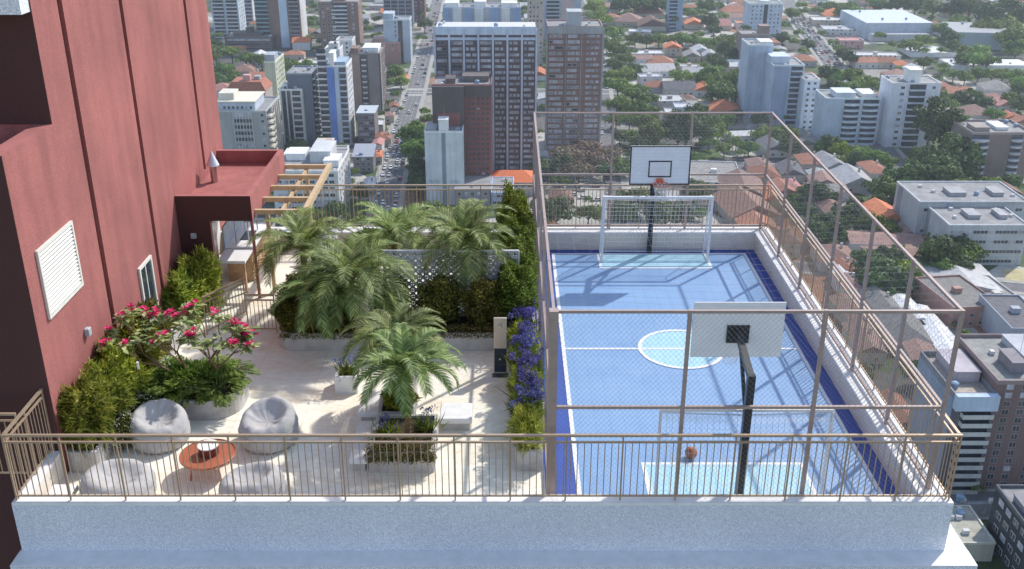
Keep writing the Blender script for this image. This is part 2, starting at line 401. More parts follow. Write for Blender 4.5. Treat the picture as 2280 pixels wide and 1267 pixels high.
# ---------------------------------------------------------------- balustrades
def balustrade(lab, a, b, z0, z1, sp=.115, post=.95, drop=None, group='bronze balustrades around the deck', ends=True, r=.009):
    a = Vector((a[0], a[1], 0)); b = Vector((b[0], b[1], 0)); L = (b-a).length; u = (b-a)/L
    t = thing('balustrade', lab, 'railing', (a.x, a.y, z0), math.atan2(u.y, u.x), group); H = z1 - z0
    MB().bar((0,0,H-.02), (L,0,H-.02), .05, .04).build('top_rail', m_rail, t)
    MB().bar((0,0,H-.15), (L,0,H-.15), .032, .032).build('rail', m_rail, t)
    MB().bar((0,0,.09), (L,0,.09), .028, .028).build('bottom_rail', m_rail, t)
    n = max(1, round(L/post))
    pm = MB().bar((0,0,0), (0,0,H-.041), .026).mesh('post', m_rail)
    for i in range(n+1): inst('post', pm, t, (min(max(L*i/n, .013), L-.013), 0, 0))
    nb = round(L/sp); bm_ = MB().bar((0,0,.105), (0,0,H-.167), r*2, n=6).mesh('baluster', m_rail); js = [j for j in range(1, nb)]
    js.sort(key=lambda j: (a + u*(L*j/nb)).length)
    for j in js[:100]: inst('baluster', bm_, t, (L*j/nb, 0, 0))
    if js[100:]:
        e = MB()
        for j in js[100:]: e.bar((L*j/nb,0,.105), (L*j/nb,0,H-.167), r*2, n=6)
        tag(e.build('baluster', m_rail, t), kind='stuff')
    return t
ZR = 1.865
balustrade('long bronze front balustrade nearest the viewer, on the speckled parapet', (-8.45, 14.66), (7.60, 14.66), HP, ZR)
balustrade('bronze balustrade running back along the right parapet outside the court cage', (7.56, 14.70), (7.56, 28.02), HP, ZR)
balustrade('far bronze balustrade behind the palms and the far goal, overlooking the avenue', (-6.3, 28.07), (7.52, 28.07), HP, ZR)
balustrade('short bronze balustrade at the left terrace corner running to the dark tower wall', (-8.43, 14.70), (-8.43, 16.22), HP, ZR)
balustrade('short bronze balustrade at the far left in front of the shaded tower wall', (-12.5, 15.35), (-8.52, 15.35), HP, ZR)
balustrade('low bronze gate panel between the flowering tree and the palm planter', (-6.28, 22.3), (-5.58, 22.3), .0, 1.0, sp=.1, post=.7, group='low bronze gate panels on the terrace')
balustrade('low bronze gate panel set at an angle behind the red flowers', (-7.25, 22.15), (-6.55, 23.3), .0, 1.0, sp=.1, post=1.3, group='low bronze gate panels on the terrace')
# ---------------------------------------------------------------- goals
def goal(lab, X0, X1, Yf, dirn, d0=.25, d1=.75, PW=.062):
    H = 1.94 if PW > .06 else 1.90; d0, d1 = d0*dirn, d1*dirn
    t = thing('football_goal', lab, 'goal', ((X0+X1)/2, Yf, 0.016), 0, 'white futsal goals'); hw_ = (X1-X0)/2
    MB().bar((-hw_,0,0), (-hw_,0,H-PW), PW).build('post', m_white, t); MB().bar((hw_,0,0), (hw_,0,H-PW), PW).build('post', m_white, t)
    MB().bar((-hw_-PW/2,0,H-PW/2), (hw_+PW/2,0,H-PW/2), PW).build('crossbar', m_white, t)
    fr = MB()
    for s in (-1, 1): fr.tube([(s*hw_,0,H-.04), (s*hw_,d0,H-.04), (s*hw_,d0*1.3,H-.15), (s*hw_,d1,.02), (s*hw_,0,.02)], .016, n=6)
    fr.tube([(-hw_,d1,.02), (hw_,d1,.02)], .016, n=6); fr.build('back_frame', m_white, t)
    nt_ = MB(); sp = .1; r = .0035; nx = int(2*hw_/sp)
    prof = [(0, H-.04), (d0, H-.06), (d0*1.3, H-.2), ((d0+d1)/2, H*.5), (d1, .03)]
    for i in range(nx+1):
        x = -hw_ + 2*hw_*i/nx; sag = .05*math.sin(math.pi*i/nx)
        nt_.tube([(x, p[0], p[1] - (sag if 0 < j < 3 else 0)) for j, p in enumerate(prof)], r, n=3)
    def pp(s_):
        s_ *= len(prof)-1; k = min(int(s_), len(prof)-2); f = s_-k
        return (prof[k][0]*(1-f)+prof[k+1][0]*f, prof[k][1]*(1-f)+prof[k+1][1]*f)
    for i in range(1, 24):
        p = pp(i/24); nt_.tube([(-hw_ + 2*hw_*j/6, p[0], p[1]-.05*math.sin(math.pi*j/6)*(i < 14)) for j in range(7)], r, n=3)
    for s in (-1, 1):
        for i in range(1, 18):
            z = H*i/18; p = min((pp(k/60) for k in range(60)), key=lambda q_: abs(q_[1]-z)); nt_.bar((s*hw_,0,z), (s*hw_,p[0],z), r*2, n=3)
        for k in range(1, 7): nt_.bar((s*hw_, d1*k/7, .03), (s*hw_, min(abs(d1*k/7), abs(d0)+.1)*dirn, H-.1-.9*max(0, (k/7-.45))*1.6), r*2, n=3)
    nt_.build('net', m_net, t); return t
goal('white goal at the far end of the court below the framed backboard', 2.66, 5.64, 26.75, 1)
goal('near goal seen from behind at the front of the court beside the basketball', 2.66, 5.64, 15.40, -1, .04, .22, .045)
# ---------------------------------------------------------------- hoops
def hoop(lab, base, armY, X, dirn):
    """base Y of the pole, Y of the board plane, dirn = direction in which the board faces"""
    t = thing('basketball_hoop', lab, 'basketball hoop', (X, base, .0), 0, 'basketball hoops'); dY = armY - base
    MB().bar((0,0,.012), (0,0,2.72), .13).build('pole', m_black, t)
    MB().bar((0,0,2.66), (0,dY-.05*dirn,2.93), .11).build('arm', m_black, t)
    MB().bar((0,.02*dirn,1.75), (0,dY*.72,2.80), .06).build('brace', m_black, t)
    MB().box(-.2,.2, min(dY-.06*dirn, dY-.025*dirn), max(dY-.06*dirn, dY-.025*dirn), 2.72,3.06).build('mounting_plate', m_black, t)
    bz0, bz1, hw_ = 2.42, 3.50, .81; y0, y1 = sorted((dY-.022*dirn, dY))
    bd = MB().box(-hw_,hw_,y0,y1,bz0,bz1).build('backboard', m_white, t)
    fy0, fy1 = sorted((dY+.001*dirn, dY+.006*dirn)); b = MB()
    for (a0,a1,c0,c1) in ((-hw_,hw_,bz0,bz0+.035),(-hw_,hw_,bz1-.035,bz1),(-hw_,-hw_+.035,bz0+.035,bz1-.035),(hw_-.035,hw_,bz0+.035,bz1-.035),
                          (-.31,.31,bz0+.21,bz0+.245),(-.31,.31,bz0+.635,bz0+.67),(-.31,-.275,bz0+.245,bz0+.635),(.275,.31,bz0+.245,bz0+.635)):
        b.box(a0,a1,fy0,fy1,c0,c1)
    b.build('board_marking', m_black, bd)
    m_or = plain('orange_rim_paint', (.75,.14,.05), .4, .05)
    rr_ = MB(); cy = dY + .36*dirn; rr_.tube([(.225*math.cos(a), cy+.225*math.sin(a), bz0+.12) for a in [2*math.pi*i/28 for i in range(28)]], .012, n=6, closed=True)
    yy = sorted((dY+.008*dirn, dY+.14*dirn)); rr_.box(-.09,.09,yy[0],yy[1],bz0+.05,bz0+.18); rr_.build('rim', m_or, t)
    n_ = MB()
    for i in range(12):
        for sg in (1,-1):
            pts = []
            for k in range(6):
                a = 2*math.pi*i/12 + sg*k*.26; r_ = .22 - .1*(k/5)**.7; pts.append((r_*math.cos(a), cy+r_*math.sin(a), bz0+.12-.42*k/5))
            n_.tube(pts, .005, n=3)
    n_.build('net', m_net, t); return t
hoop('far basketball hoop facing the viewer, black framed white backboard on a black pole', 27.45, 26.35, 4.08, -1)
hoop('near basketball hoop seen from behind, plain white board on a black cranked pole', 15.16, 16.40, 4.10, 1)
def ball_mat():
    m, nt, b = mk('basketball_rubber'); tc = N(nt, 'ShaderNodeTexCoord')
    wv = N(nt, 'ShaderNodeTexVoronoi'); wv.inputs['Scale'].default_value = 260; nt.links.new(tc.outputs['Object'], wv.inputs['Vector'])
    c = ramp(nt, noise(nt, 30, 3), [(.3,(.42,.11,.03)),(.7,(.55,.16,.05))]); nt.links.new(c, b.inputs['Base Color'])
    bp = N(nt,'ShaderNodeBump'); bp.inputs['Strength'].default_value=.4; bp.inputs['Distance'].default_value=.002
    nt.links.new(wv.outputs[0], bp.inputs['Height']); nt.links.new(bp.outputs[0], b.inputs['Normal']); b.inputs['Roughness'].default_value=.6; return m
r_ = .118; prof = [(r_*math.sin(math.pi*i/20)+1e-4, -r_*math.cos(math.pi*i/20)) for i in range(21)]
t = thing('basketball', 'orange basketball with black seams lying on the near end of the blue court', 'ball', (3.54, 16.8, r_+.005))
t.rotation_euler = (.5, .3, .4)
MB().lathe(prof, 32).build('cover', ball_mat(), t, smooth=True)
s_ = MB(); q_ = r_*1.003
for ax in range(2): s_.tube([((q_*math.cos(a), q_*math.sin(a), 0) if ax == 0 else (q_*math.cos(a), 0, q_*math.sin(a))) for a in [2*math.pi*i/40 for i in range(40)]], .003, n=5, closed=True)
for sg in (-1,1):
    pts = []
    for i in range(40):
        a = 2*math.pi*i/40; v = Vector((sg*.62 , math.cos(a)*.8, math.sin(a)*.8 )).normalized(); pts.append(v*q_)
    s_.tube(pts, .003, n=5, closed=True)
s_.build('seam', m_black, t)
# ---------------------------------------------------------------- the red tower
TX, TY0, TY1 = -8.31, 16.26, 29.0
tw = thing('red_tower', 'tall dark red rendered tower with vertical grooves on the left of the terrace', 'building', (TX, TY0, 0))
def tp(mb, nm, m, par=tw, **k):
    mb.v = [(x-TX, y-TY0, z) for x, y, z in mb.v]; return mb.build(nm, m, par, **k)
wl = MB(); G_ = .09
cuts = [(19.5, GZ*0-.0, 24), (22.57, 0, 24), (27.04, 2.62, 24)]
# solid core set back by the groove depth, with cladding strips in front of it
tp(MB().box(-22, TX-G_, TY0+.01, TY1-.01, -30, 6.2-.3), 'wall', m_red)
tp(MB().box(-22, TX-G_, 18.3+.01, TY1-.01, 5.9, 24), 'wall', m_red)
tp(MB().box(-22, TX, TY0, TY0+.3, -30, 6.2), 'wall', m_red)
def strip(y0, y1, z0, z1, x0=TX-G_, x1=TX): return MB().box(x0, x1, y0, y1, z0, z1)
tp(strip(TY0+.3, 19.39, -30, 6.2), 'wall', m_red)
tp(MB().box(-22, TX-.001, TY0-.012, TY0-.001, -30, 6.199), 'shade_sheet', m_red_shade)  # added sheet, carries the painted shade of the tower front
tp(MB().box(-22, TX-.001, 18.3-.012, 18.3-.001, 6.2, 24), 'shade_sheet', m_red_shade)  # same painted shade on the set-back upper front
tp(MB().box(TX-.33, TX-G_, TY0+.3, 18.3, 5.9, 6.2), 'parapet', m_red)
tp(MB().box(-22, TX-G_, 18.3, 18.31, 6.2, 24), 'wall', m_red)
tp(strip(18.3, 19.39, 6.2, 24), 'wall', m_red)
tp(strip(19.61, 22.47, -30, 24), 'wall', m_red); tp(strip(22.67, 26.94, -30, 24), 'wall', m_red)
tp(strip(27.14, TY1, -30, 24), 'wall', m_red); tp(strip(26.94, 27.14, -30, 2.62), 'wall', m_red)
for y in (19.5, 22.57, 27.04): tp(MB().box(TX-G_-.001, TX-G_+.012, y-.098, y+.098, .0 if y < 27 else 2.63, 24), 'groove', m_red_groove)
MB().box(-10.5+8.31, -.02, 17.93-TY0, 18.298-TY0, 8.21, 8.8).build('balcony_slab', speckle('white_slab_stone', (.6,.62,.66), (.85,.86,.88), 40.), tw)
q = MB(); q.bar((TX-.3, 16.35, 6.2), (TX-.3, 16.35, 7.3), .04); q.bar((TX-.55, 16.35, 6.2), (TX-.55, 16.35, 7.3), .04); q.bar((TX-.3,16.35,7.3),(TX-3,16.35,7.3),.05); tp(q, 'balcony_railing', plain('gold_rail', (.55,.42,.18), .4, .1, metal=.3))
# louvred vent
vt = MB(); y0, y1, z0, z1 = 16.72, 18.3, 3.0, 4.33; fw = .06
for a in ((y0,y1,z0,z0+fw),(y0,y1,z1-fw,z1),(y0,y0+fw,z0+fw,z1-fw),(y1-fw,y1,z0+fw,z1-fw)): vt.box(TX+.002,TX+.05,*a)
m_louv = plain('cream_louvre_paint', (.74,.72,.66), .5, .06)
vo = tp(vt, 'louvred_vent', m_louv)
sl_ = MB(); z = z0 + fw + .02
while z < z1 - fw - .02:
    sl_.add([(TX+.012,y0+fw,z+.035),(TX+.046,y0+fw,z),(TX+.046,y1-fw,z),(TX+.012,y1-fw,z+.035),(TX+.012,y0+fw,z+.043),(TX+.046,y0+fw,z+.008),(TX+.046,y1-fw,z+.008),(TX+.012,y1-fw,z+.043)],
            [(0,1,2,3),(7,6,5,4),(0,4,5,1),(1,5,6,2),(2,6,7,3),(3,7,4,0)]); z += .075
sl_.v = [(x-TX, y-TY0, zz) for x, y, zz in sl_.v]; sl_.build('slat', m_louv, vo)
tp(MB().box(TX+.001,TX+.004,y0+fw,y1-fw,z0+fw,z1-fw), 'backing', m_red_groove, vo)
# door
y0, y1, z1 = 21.2, 22.05, 2.12; d = MB()
for a in ((y0,y0+.07,.0,z1),(y1-.07,y1,0,z1),(y0+.07,y1-.07,z1-.07,z1)): d.box(TX+.002,TX+.05,*a)
do = tp(d, 'glass_door', m_louv); tp(MB().box(TX+.004,TX+.02,y0+.07,y1-.07,.02,z1-.07), 'pane', m_glass, do)
tp(MB().box(TX+.02,TX+.03,(y0+y1)/2-.02,(y0+y1)/2+.02,.02,z1-.07), 'glazing_bar', m_louv, do)
def wall_light(lab, loc, rz):
    t = thing('wall_light', lab, 'lamp', loc, rz, 'square wall lights on the red walls')
    MB().bbox(.002,.10,-.07,.07,-.08,.08,.01).build('housing', plain('grey_lamp_body', (.45,.47,.5), .4, .05), t)
    MB().box(.02,.08,-.05,.05,-.095,-.081).build('diffuser', m_white, t)
wall_light('small grey cube light on the sunlit tower wall above the hedge', (TX, 18.1, 2.08), 0)
# ---------------------------------------------------------------- annex with flat roof
AX1, AY0, AY1, AZ = -6.42, 24.28, 28.45, 2.8
an = thing('red_annex', 'low red annex with parapeted flat roof attached to the foot of the tower', 'building', (TX, AY0, 0))
def ap(mb, nm, m, par=an, **k):
    mb.v = [(x-TX, y-AY0, z) for x, y, z in mb.v]; return mb.build(nm, m, par, **k)
ap(MB().box(TX+.001, AX1-.14, AY0+.14, AY1-.14, 2.18, 2.42), 'roof', m_red)
ap(MB().box(TX+.001, AX1, AY0, AY0+.14, 2.14, AZ), 'parapet', m_red); ap(MB().box(TX+.001, AX1, AY1-.14, AY1, 2.14, AZ), 'parapet', m_red)
ap(MB().box(AX1-.14, AX1, AY0+.14, AY1-.14, 2.14, AZ-.001), 'parapet', m_red)
ap(MB().box(TX+.001, -7.5, AY0, AY0+.14, 0, 2.139), 'wall', m_red)
ap(MB().box(TX+.002, AX1-.001, AY0-.012, AY0-.001, 2.141, AZ-.002), 'shade_sheet', m_red_shade); ap(MB().box(TX+.002, -7.501, AY0-.012, AY0-.001, 0, 2.140), 'shade_sheet', m_red_shade)  # added sheets painting the annex front as if in shade
ap(MB().box(AX1-.07, AX1-.005, AY0+.01, AY0+.075, 0, 2.139), 'column', m_red)
ap(MB().box(TX+.001, TX+.03, AY0+.15, YB-.45, 0, 2.17), 'wall', plain('interior_white_plaster', (.78,.77,.75), .7, .05))
wl2 = thing('wall_light', 'small grey square light on the shaded annex wall', 'lamp', (-7.95, AY0, 1.75), -math.pi/2, 'square wall lights on the red walls')
MB().bbox(.002,.06,-.07,.07,-.07,.07,.01).build('housing', plain('grey_lamp_body', (.45,.47,.5), .4, .05), wl2)
t = thing('roof_vent', 'metal chimney pipe with conical cowl on the annex roof beside the tower', 'chimney', (-7.95, 26.6, 2.42))
MB().lathe([(.095,0),(.095,.50),(.09,.54)], 20).build('pipe', m_steel, t, smooth=False)
MB().lathe([(.175,.47),(.17,.49),(.01,.86),(.001,.865)], 24).build('cowl', plain('zinc_cowl', (.62,.64,.68), .35, .08, metal=.6), t, smooth=False)
# outdoor kitchen
kt = thing('outdoor_kitchen', 'white topped barbecue counter with oak fronts inside the red annex', 'kitchen counter', (-7.3, 24.6, 0))
MB().box(-.25,.48,0,.9,.84,.9).build('countertop', m_white, kt); MB().box(.40,.46,.02,.10,0,.838).build('leg', m_wood, kt); MB().box(-.22,.46,.80,.88,0,.838).build('side_panel', m_wood, kt)
MB().box(-.3,.5,.92,2.9,.86,.92).build('countertop', m_white, kt)
MB().box(-.3,-.26,.92,3.0,.921,1.5).build('splashback', plain('blue_grey_stone', (.45,.5,.6), .5, .1), kt)
for i in range(4): MB().box(-.24,.46,.96+i*.48,1.42+i*.48,.06,.858).build('cabinet', m_wood, kt)
hb = MB(); 
for x,y in ((-.05,1.3),(.3,1.3),(-.05,2.3),(.3,2.3)): hb.bar((x,y,.92),(x,y,1.7),.025)
hb.box(-.1,.35,1.25,2.35,1.7,1.74); hb.build('grill_hood', m_steel, kt); MB().box(0,.3,1.5,2.2,.921,.935).build('grill', m_black, kt)
MB().box(-.95,-.32,-.15,.5,0,1.9).build('fridge', m_steel, kt)
# ---------------------------------------------------------------- pergola
pg = thing('pergola', 'open tan timber pergola frame with five cross beams beside the red annex', 'pergola', (-5.15, 24.6, 0))
m_pg = m_pergola
MB().box(-.06,.06,-.06,4.0,2.2,2.36).build('beam', m_pg, pg)
for i in range(5):
    y = -.06 + 3.94*i/4*.985
    MB().box(AX1+5.15+.003,-.062,y,y+.1,2.22,2.34).build('cross_beam', m_pg, pg)
MB().box(-1.02,-.93,.001,.09,0,2.218).build('post', m_pg, pg); MB().box(-.72,-.62,3.83,3.93,0,2.21).build('post', m_pg, pg)
MB().box(-.70,-.62,.05,3.8,2.12,2.215).build('brace_beam', m_pg, pg)
# sun lounger and side stools behind the palms
t = thing('sun_lounger', 'white sun lounger with raised back behind the palms near the pergola', 'lounger', (-5.0, 26.2, 0), .15)
MB().bbox(-.33,.33,-1.3,.2,.28,.34,.02).build('seat', m_white, t); 
b_ = MB(); b_.add([(-.33,.22,.30),(.33,.22,.30),(.33,.95,.85),(-.33,.95,.85),(-.33,.19,.36),(.33,.19,.36),(.33,.90,.91),(-.33,.90,.91)], [(3,2,1,0),(4,5,6,7),(0,1,5,4),(1,2,6,5),(2,3,7,6),(3,0,4,7)]); b_.build('backrest', m_white, t)
for sx in (-.28,.28):
    for sy in (-1.2,.1): MB().bar((sx,sy,0),(sx,sy,.28),.05).build('leg', m_wood, t)
for (x, y, lab) in ((-4.2, 26.6, 'small wooden stool standing right of the white sun lounger'), (-.9, 25.9, 'small wooden stool near the breeze block screen behind the palms')):
    t = thing('wooden_stool', lab, 'stool', (x, y, 0)); MB().bbox(-.22,.22,-.22,.22,.38,.42,.01).build('seat', m_wood, t)
    for sx in (-.17,.17):
        for sy in (-.17,.17): MB().bar((sx*1.1,sy*1.1,0),(sx,sy,.38),.04).build('leg', m_wood, t)
# ---------------------------------------------------------------- planters
def rr_pts(x0, x1, y0, y1, r, n=8):
    p = []
    for cx, cy, a0 in ((x1-r,y1-r,0),(x0+r,y1-r,90),(x0+r,y0+r,180),(x1-r,y0+r,270)):
        for i in range(n+1):
            a = R(a0 + 90*i/n); p.append((cx+r*math.cos(a), cy+r*math.sin(a)))
    return p
def planter(lab, x0, x1, y0, y1, h, r=.02, th=.07, mat=None, **k):
    t = thing('planter', lab, 'planter', ((x0+x1)/2, (y0+y1)/2, 0), 0, k.get('group')); X, Y = (x1-x0)/2, (y1-y0)/2
    n = 8 if r > .1 else 2
    A = rr_pts(-X,X,-Y,Y,r,n); B = rr_pts(-X+th,X-th,-Y+th,Y-th,max(r-th,.01),n); m = len(A); v = []
    bev = .012
    Ai = rr_pts(-X+bev,X-bev,-Y+bev,Y-bev,max(r-bev,.01),n)
    for z, P in ((0,A),(h-bev,A),(h,Ai),(h,B),(h-.08,B)): v += [(x,y,z) for x,y in P]
    f = [(k_*m+i, k_*m+(i+1)%m, (k_+1)*m+(i+1)%m, (k_+1)*m+i) for k_ in range(4) for i in range(m)]
    MB().add(v, f).build('trough', mat or m_concrete, t); MB().prism(B, h-.1, h-.06).build('soil', m_soil, t)
    return t
planter('long rounded concrete planter under the palms and rear bushes', -5.38, .1, 21.3, 22.45, .45, .38)
planter('oval concrete planter holding the red flowering tree', -7.65, -5.55, 18.2, 19.75, .45, .6)
planter('long pale planter against the tower wall under the light green hedge', -8.28, -7.7, 16.3, 22.3, .45, .1)
planter('grey concrete planter at the foot of the front palm behind the balustrade', -2.62, -1.38, 16.3, 17.75, .42, .03)
planter('small white square planter with lavender beside the middle palm', -3.72, -3.22, 19.3, 19.85, .4, .03, mat=m_cap)
planter('narrow planter with blue flowers along the court fence', .14, .66, 16.35, 27.2, .45, .03)
planter('low concrete planter with yellow green bush between the two front palms', -2.62, -1.9, 17.85, 18.9, .38, .03)
def bench(lab, x0, x1, y0, y1, h=.3):
    t = thing('concrete_bench', lab, 'bench', ((x0+x1)/2, (y0+y1)/2, 0)); X, Y = (x1-x0)/2, (y1-y0)/2
    MB().bbox(-X,X,-Y,Y,h-.12,h,.015).build('seat', m_cap, t); MB().box(-X+.06,X-.06,-Y+.06,Y-.06,0,h-.121).build('base', m_concrete, t)
bench('pale concrete bench block right of the front palm', -1.37, -.72, 17.75, 18.4)
bench('pale concrete bench block left of the front palm', -3.05, -2.63, 18.0, 18.95)
bench('pale concrete seat at the left end of the front palm planter', -2.98, -2.63, 16.3, 17.7)
bench('small white plinth in the left front corner of the terrace', -8.2, -7.75, 15.0, 15.5, .3)
# breeze block screen
bs = thing('breeze_block_screen', 'white perforated breeze block screen wall behind the rear bushes', 'wall', (-2.98, 22.62, 0))
bw, nb, nrow = .17, 19, 11; w_ = MB()
m_bb = plain('white_breeze_block', (.58,.58,.60), .7, .08)
for i in range(nb):
    for j in range(nrow):
        x, z = i*bw, .1 + j*bw; k = .022
        w_.box(x,x+bw,0,.05,z,z+k); w_.box(x,x+k,0,.05,z+k,z+bw)
        c = (x+k+(bw-k)/2, z+k+(bw-k)/2); hh = (bw-k)/2
        w_.bar((c[0]-hh,.025,c[1]),(c[0],.025,c[1]+hh),.018,.045); w_.bar((c[0],.025,c[1]+hh),(c[0]+hh,.025,c[1]),.018,.045)
        w_.bar((c[0]+hh,.025,c[1]),(c[0],.025,c[1]-hh),.018,.045); w_.bar((c[0],.025,c[1]-hh),(c[0]-hh,.025,c[1]),.018,.045)
w_.build('block', m_bb, bs); fr = MB(); H_ = .1+nrow*bw; fr.box(0,nb*bw+.022,-.01,.06,H_,H_+.03); fr.box(nb*bw,nb*bw+.04,-.005,.055,0,H_); fr.box(0,nb*bw,0,.1,0,.099); fr.build('frame', m_bb, bs)
# shower
t = thing('shower_column', 'free standing flat steel shower column in front of the rear planter', 'shower', (-.16, 20.25, 0))
def shower_mat():
    m, nt, b = mk('shower_steel'); pos = worldpos(nt); sp = N(nt, 'ShaderNodeSeparateXYZ'); nt.links.new(pos, sp.inputs[0])
    b.inputs['Base Color'].default_value = (.62,.52,.42,1); b.inputs['Metallic'].default_value = .35; b.inputs['Roughness'].default_value = .3
    n_ = noise(nt, 60, 3, .5, vec=pos); bp = N(nt,'ShaderNodeBump'); bp.inputs['Strength'].default_value=.05; nt.links.new(n_, bp.inputs['Height']); nt.links.new(bp.outputs[0], b.inputs['Normal']); return m
MB().bbox(-.14,.14,-.03,.03,0,1.36,.006).build('panel', shower_mat(), t)
h_ = MB(); h_.bar((0,-.03,1.22),(0,-.09,1.22),.03,n=8); h_.lathe([(.001,0),(.04,0),(.04,.02),(.01,.03)],16,(0,-.1,1.19)); h_.build('shower_head', m_steel, t)
MB().lathe([(.001,0),(.025,0),(.025,.03),(.001,.03)],12,(0,-.05,.35)).build('foot_tap', m_steel, t); MB().box(-.18,.18,-.25,-.04,0,.012).build('drain_grate', m_steel, t)
MB().box(-.136,.136,-.034,-.031,.03,.62).build('painted_reflection', plain('dark_reflection_paint', (.03,.04,.06), .3, .1), t)  # dark plate painting in the reflection on the lower half of the steel
# beanbags
m_bag = None
def bag_mat():
    m, nt, b = mk('grey_beanbag_fabric'); tc = N(nt, 'ShaderNodeTexCoord')
    c = ramp(nt, noise(nt, 2.5, 5, .6), [(.3,(.38,.37,.37)),(.7,(.48,.47,.47))]); nt.links.new(c, b.inputs['Base Color']); b.inputs['Roughness'].default_value=.9
    n1 = noise(nt, 3.2, 2, .5); n2 = noise(nt, 300, 2, .5)
    bp = N(nt,'ShaderNodeBump'); bp.inputs['Strength'].default_value=.55; bp.inputs['Distance'].default_value=.08; nt.links.new(n1, bp.inputs['Height'])
    b2 = N(nt,'ShaderNodeBump'); b2.inputs['Strength'].default_value=.2; b2.inputs['Distance'].default_value=.003; nt.links.new(n2, b2.inputs['Height']); nt.links.new(bp.outputs[0], b2.inputs['Normal'])
    nt.links.new(b2.outputs[0], b.inputs['Normal']); return m
m_bag = bag_mat()
def beanbag(lab, x, y, rz, tilt, seed, h=.62, r=.56):
    """round pouf with a sunken seat and a raised back rim"""
    rg = random.Random(seed); n = 56; ph = [rg.uniform(0,6.28) for _ in range(6)]
    t = thing('bean_bag', lab, 'bean bag', (x, y, 0), rz, 'grey bean bag seats around the round table'); vs = []; prof = []
    A = [(0.001,0),(.7,0),(.9,.02),(1.0,.10),(1.04,.25),(1.04,.42),(1.02,.60),(.97,.78),(.90,.90),(.80,.97),(.70,.98),(.60,.93),(.50,.84),(.38,.77),(.25,.74),(.12,.73),(.001,.73)]
    for k,(rf,zf) in enumerate(A):
        for j in range(n):
            a = 2*math.pi*j/n; back = .5 + .5*math.cos(a); zz = zf*h
            if zf > .1: zz *= (1 + tilt*(back-.35)*min(1,(rf/.55))*min(1, zf*1.6))
            fold = 1 + .012*math.sin(9*a+ph[0]) + .010*math.sin(14*a+ph[1]+zf*5)
            if k > 8:
                zz += h*.022*math.sin(7*a+ph[2])*(min(rf,.7)) + h*.02*math.sin(12*a+ph[3]+rf*6)*rf
            vs.append((r*rf*fold*math.cos(a)*1.02, r*rf*fold*math.sin(a), zz))
    m = len(A); f = [(i*n+j, i*n+(j+1)%n, (i+1)*n+(j+1)%n, (i+1)*n+j) for i in range(m-1) for j in range(n)]
    o = MB().add(vs, f).build('cushion', m_bag, t, smooth=True)
    md = o.modifiers.new('subdivision', 'SUBSURF'); md.levels = 1; md.render_levels = 1
    sm_ = MB(); sm_.tube([Vector(vs[6*n + j])*1.004 for j in range(n)], .006, n=5, closed=True); sm_.build('seam', m_bag, t, smooth=True)
beanbag('grey bean bag left of the pair behind the round table, against the shrubs', -6.88, 17.42, R(115), .32, 1, h=.60)
beanbag('grey bean bag right of the pair behind the round table, on open floor', -4.72, 17.42, R(70), .42, 2, h=.62)
beanbag('grey bean bag behind the balustrade left of the round table', -7.05, 15.55, R(200), .22, 3, h=.5, r=.62)
beanbag('grey bean bag behind the balustrade right of the round table', -4.62, 15.5, R(-25), .35, 4, h=.5, r=.56)
# coffee table and fire bowl
m_tc = plain('terracotta_metal', (.42,.13,.07), .4, .1, 4.)
t = thing('coffee_table', 'round terracotta coffee table between the four bean bags', 'table', (-5.62, 16.32, 0))
MB().lathe([(.001,.365),(.50,.365),(.52,.38),(.52,.415),(.51,.42),(.50,.40),(.001,.40)], 48).build('tabletop', m_tc, t)
for a in (45,135,225,315): MB().bar((.40*math.cos(R(a)),.40*math.sin(R(a)),0),(.33*math.cos(R(a)),.33*math.sin(R(a)),.364),.035,n=8).build('leg', m_tc, t)
t = thing('fire_bowl', 'small round fire bowl with white rim and dark centre on the round table', 'fire bowl', (-5.60, 16.34, .4))
MB().lathe([(.001,.002),(.17,.002),(.185,.02),(.185,.17),(.19,.175),(.10,.18),(.09,.1),(.001,.1)], 32).build('bowl', plain('dark_red_bowl', (.16,.03,.025), .4, .1), t)
MB().lathe([(.10,.176),(.192,.176),(.192,.195),(.10,.195),(.098,.18)], 32).build('rim', m_cap, t)
# garden spike lights
for (px, py, lab) in ((1152, 762, 'rear white spike light among the blue flowers'), (1156, 862, 'middle white spike light among the blue flowers'), (384, 742, 'white spike light among the red flowers'), (307, 815, 'white spike light in the hedge below the red flowers')):
    Y = {1152: 20.9, 1156: 18.9, 384: 18.9, 307: 17.9}[px]; p = Wy(px, py, Y)
    t = thing('spike_light', lab, 'garden light', (p.x, p.y, p.z-.5), 0, 'white spike lights in the planters')
    MB().bar((0,0,0),(0,0,.44),.015,n=6).build('spike', m_black, t); MB().bar((0,0,.44),(.01,-.02,.60),.045,n=10).build('lamp_head', m_white, t)
# ================================================================ PLANTS ON THE DECK
def perp(D):
    r = NR.normal(size=D.shape); S = np.cross(D, r); return S/(np.linalg.norm(S, axis=1)[:, None]+1e-9)
m_bamboo = leafmat('light_green_leaf', (.12,.18,.02), (.33,.40,.06), (.58,.60,.15), .42, 1.5)
m_bush = leafmat('olive_green_leaf', (.05,.06,.012), (.12,.13,.028), (.24,.24,.06), .35, 1.8)
m_hedge = leafmat('hedge_green_leaf', (.08,.12,.02), (.19,.27,.045), (.36,.43,.10), .42, 1.2)
m_palmleaf = leafmat('palm_leaf', (.09,.145,.04), (.20,.29,.09), (.45,.52,.25), .36, 2.2)
m_philo = leafmat('glossy_green_leaf', (.05,.09,.015), (.13,.20,.035), (.28,.38,.08), .3, 1.5)
m_flame = leafmat('frangipani_leaf', (.18,.30,.12), (.38,.50,.22), (.66,.74,.44), .35, 2.)
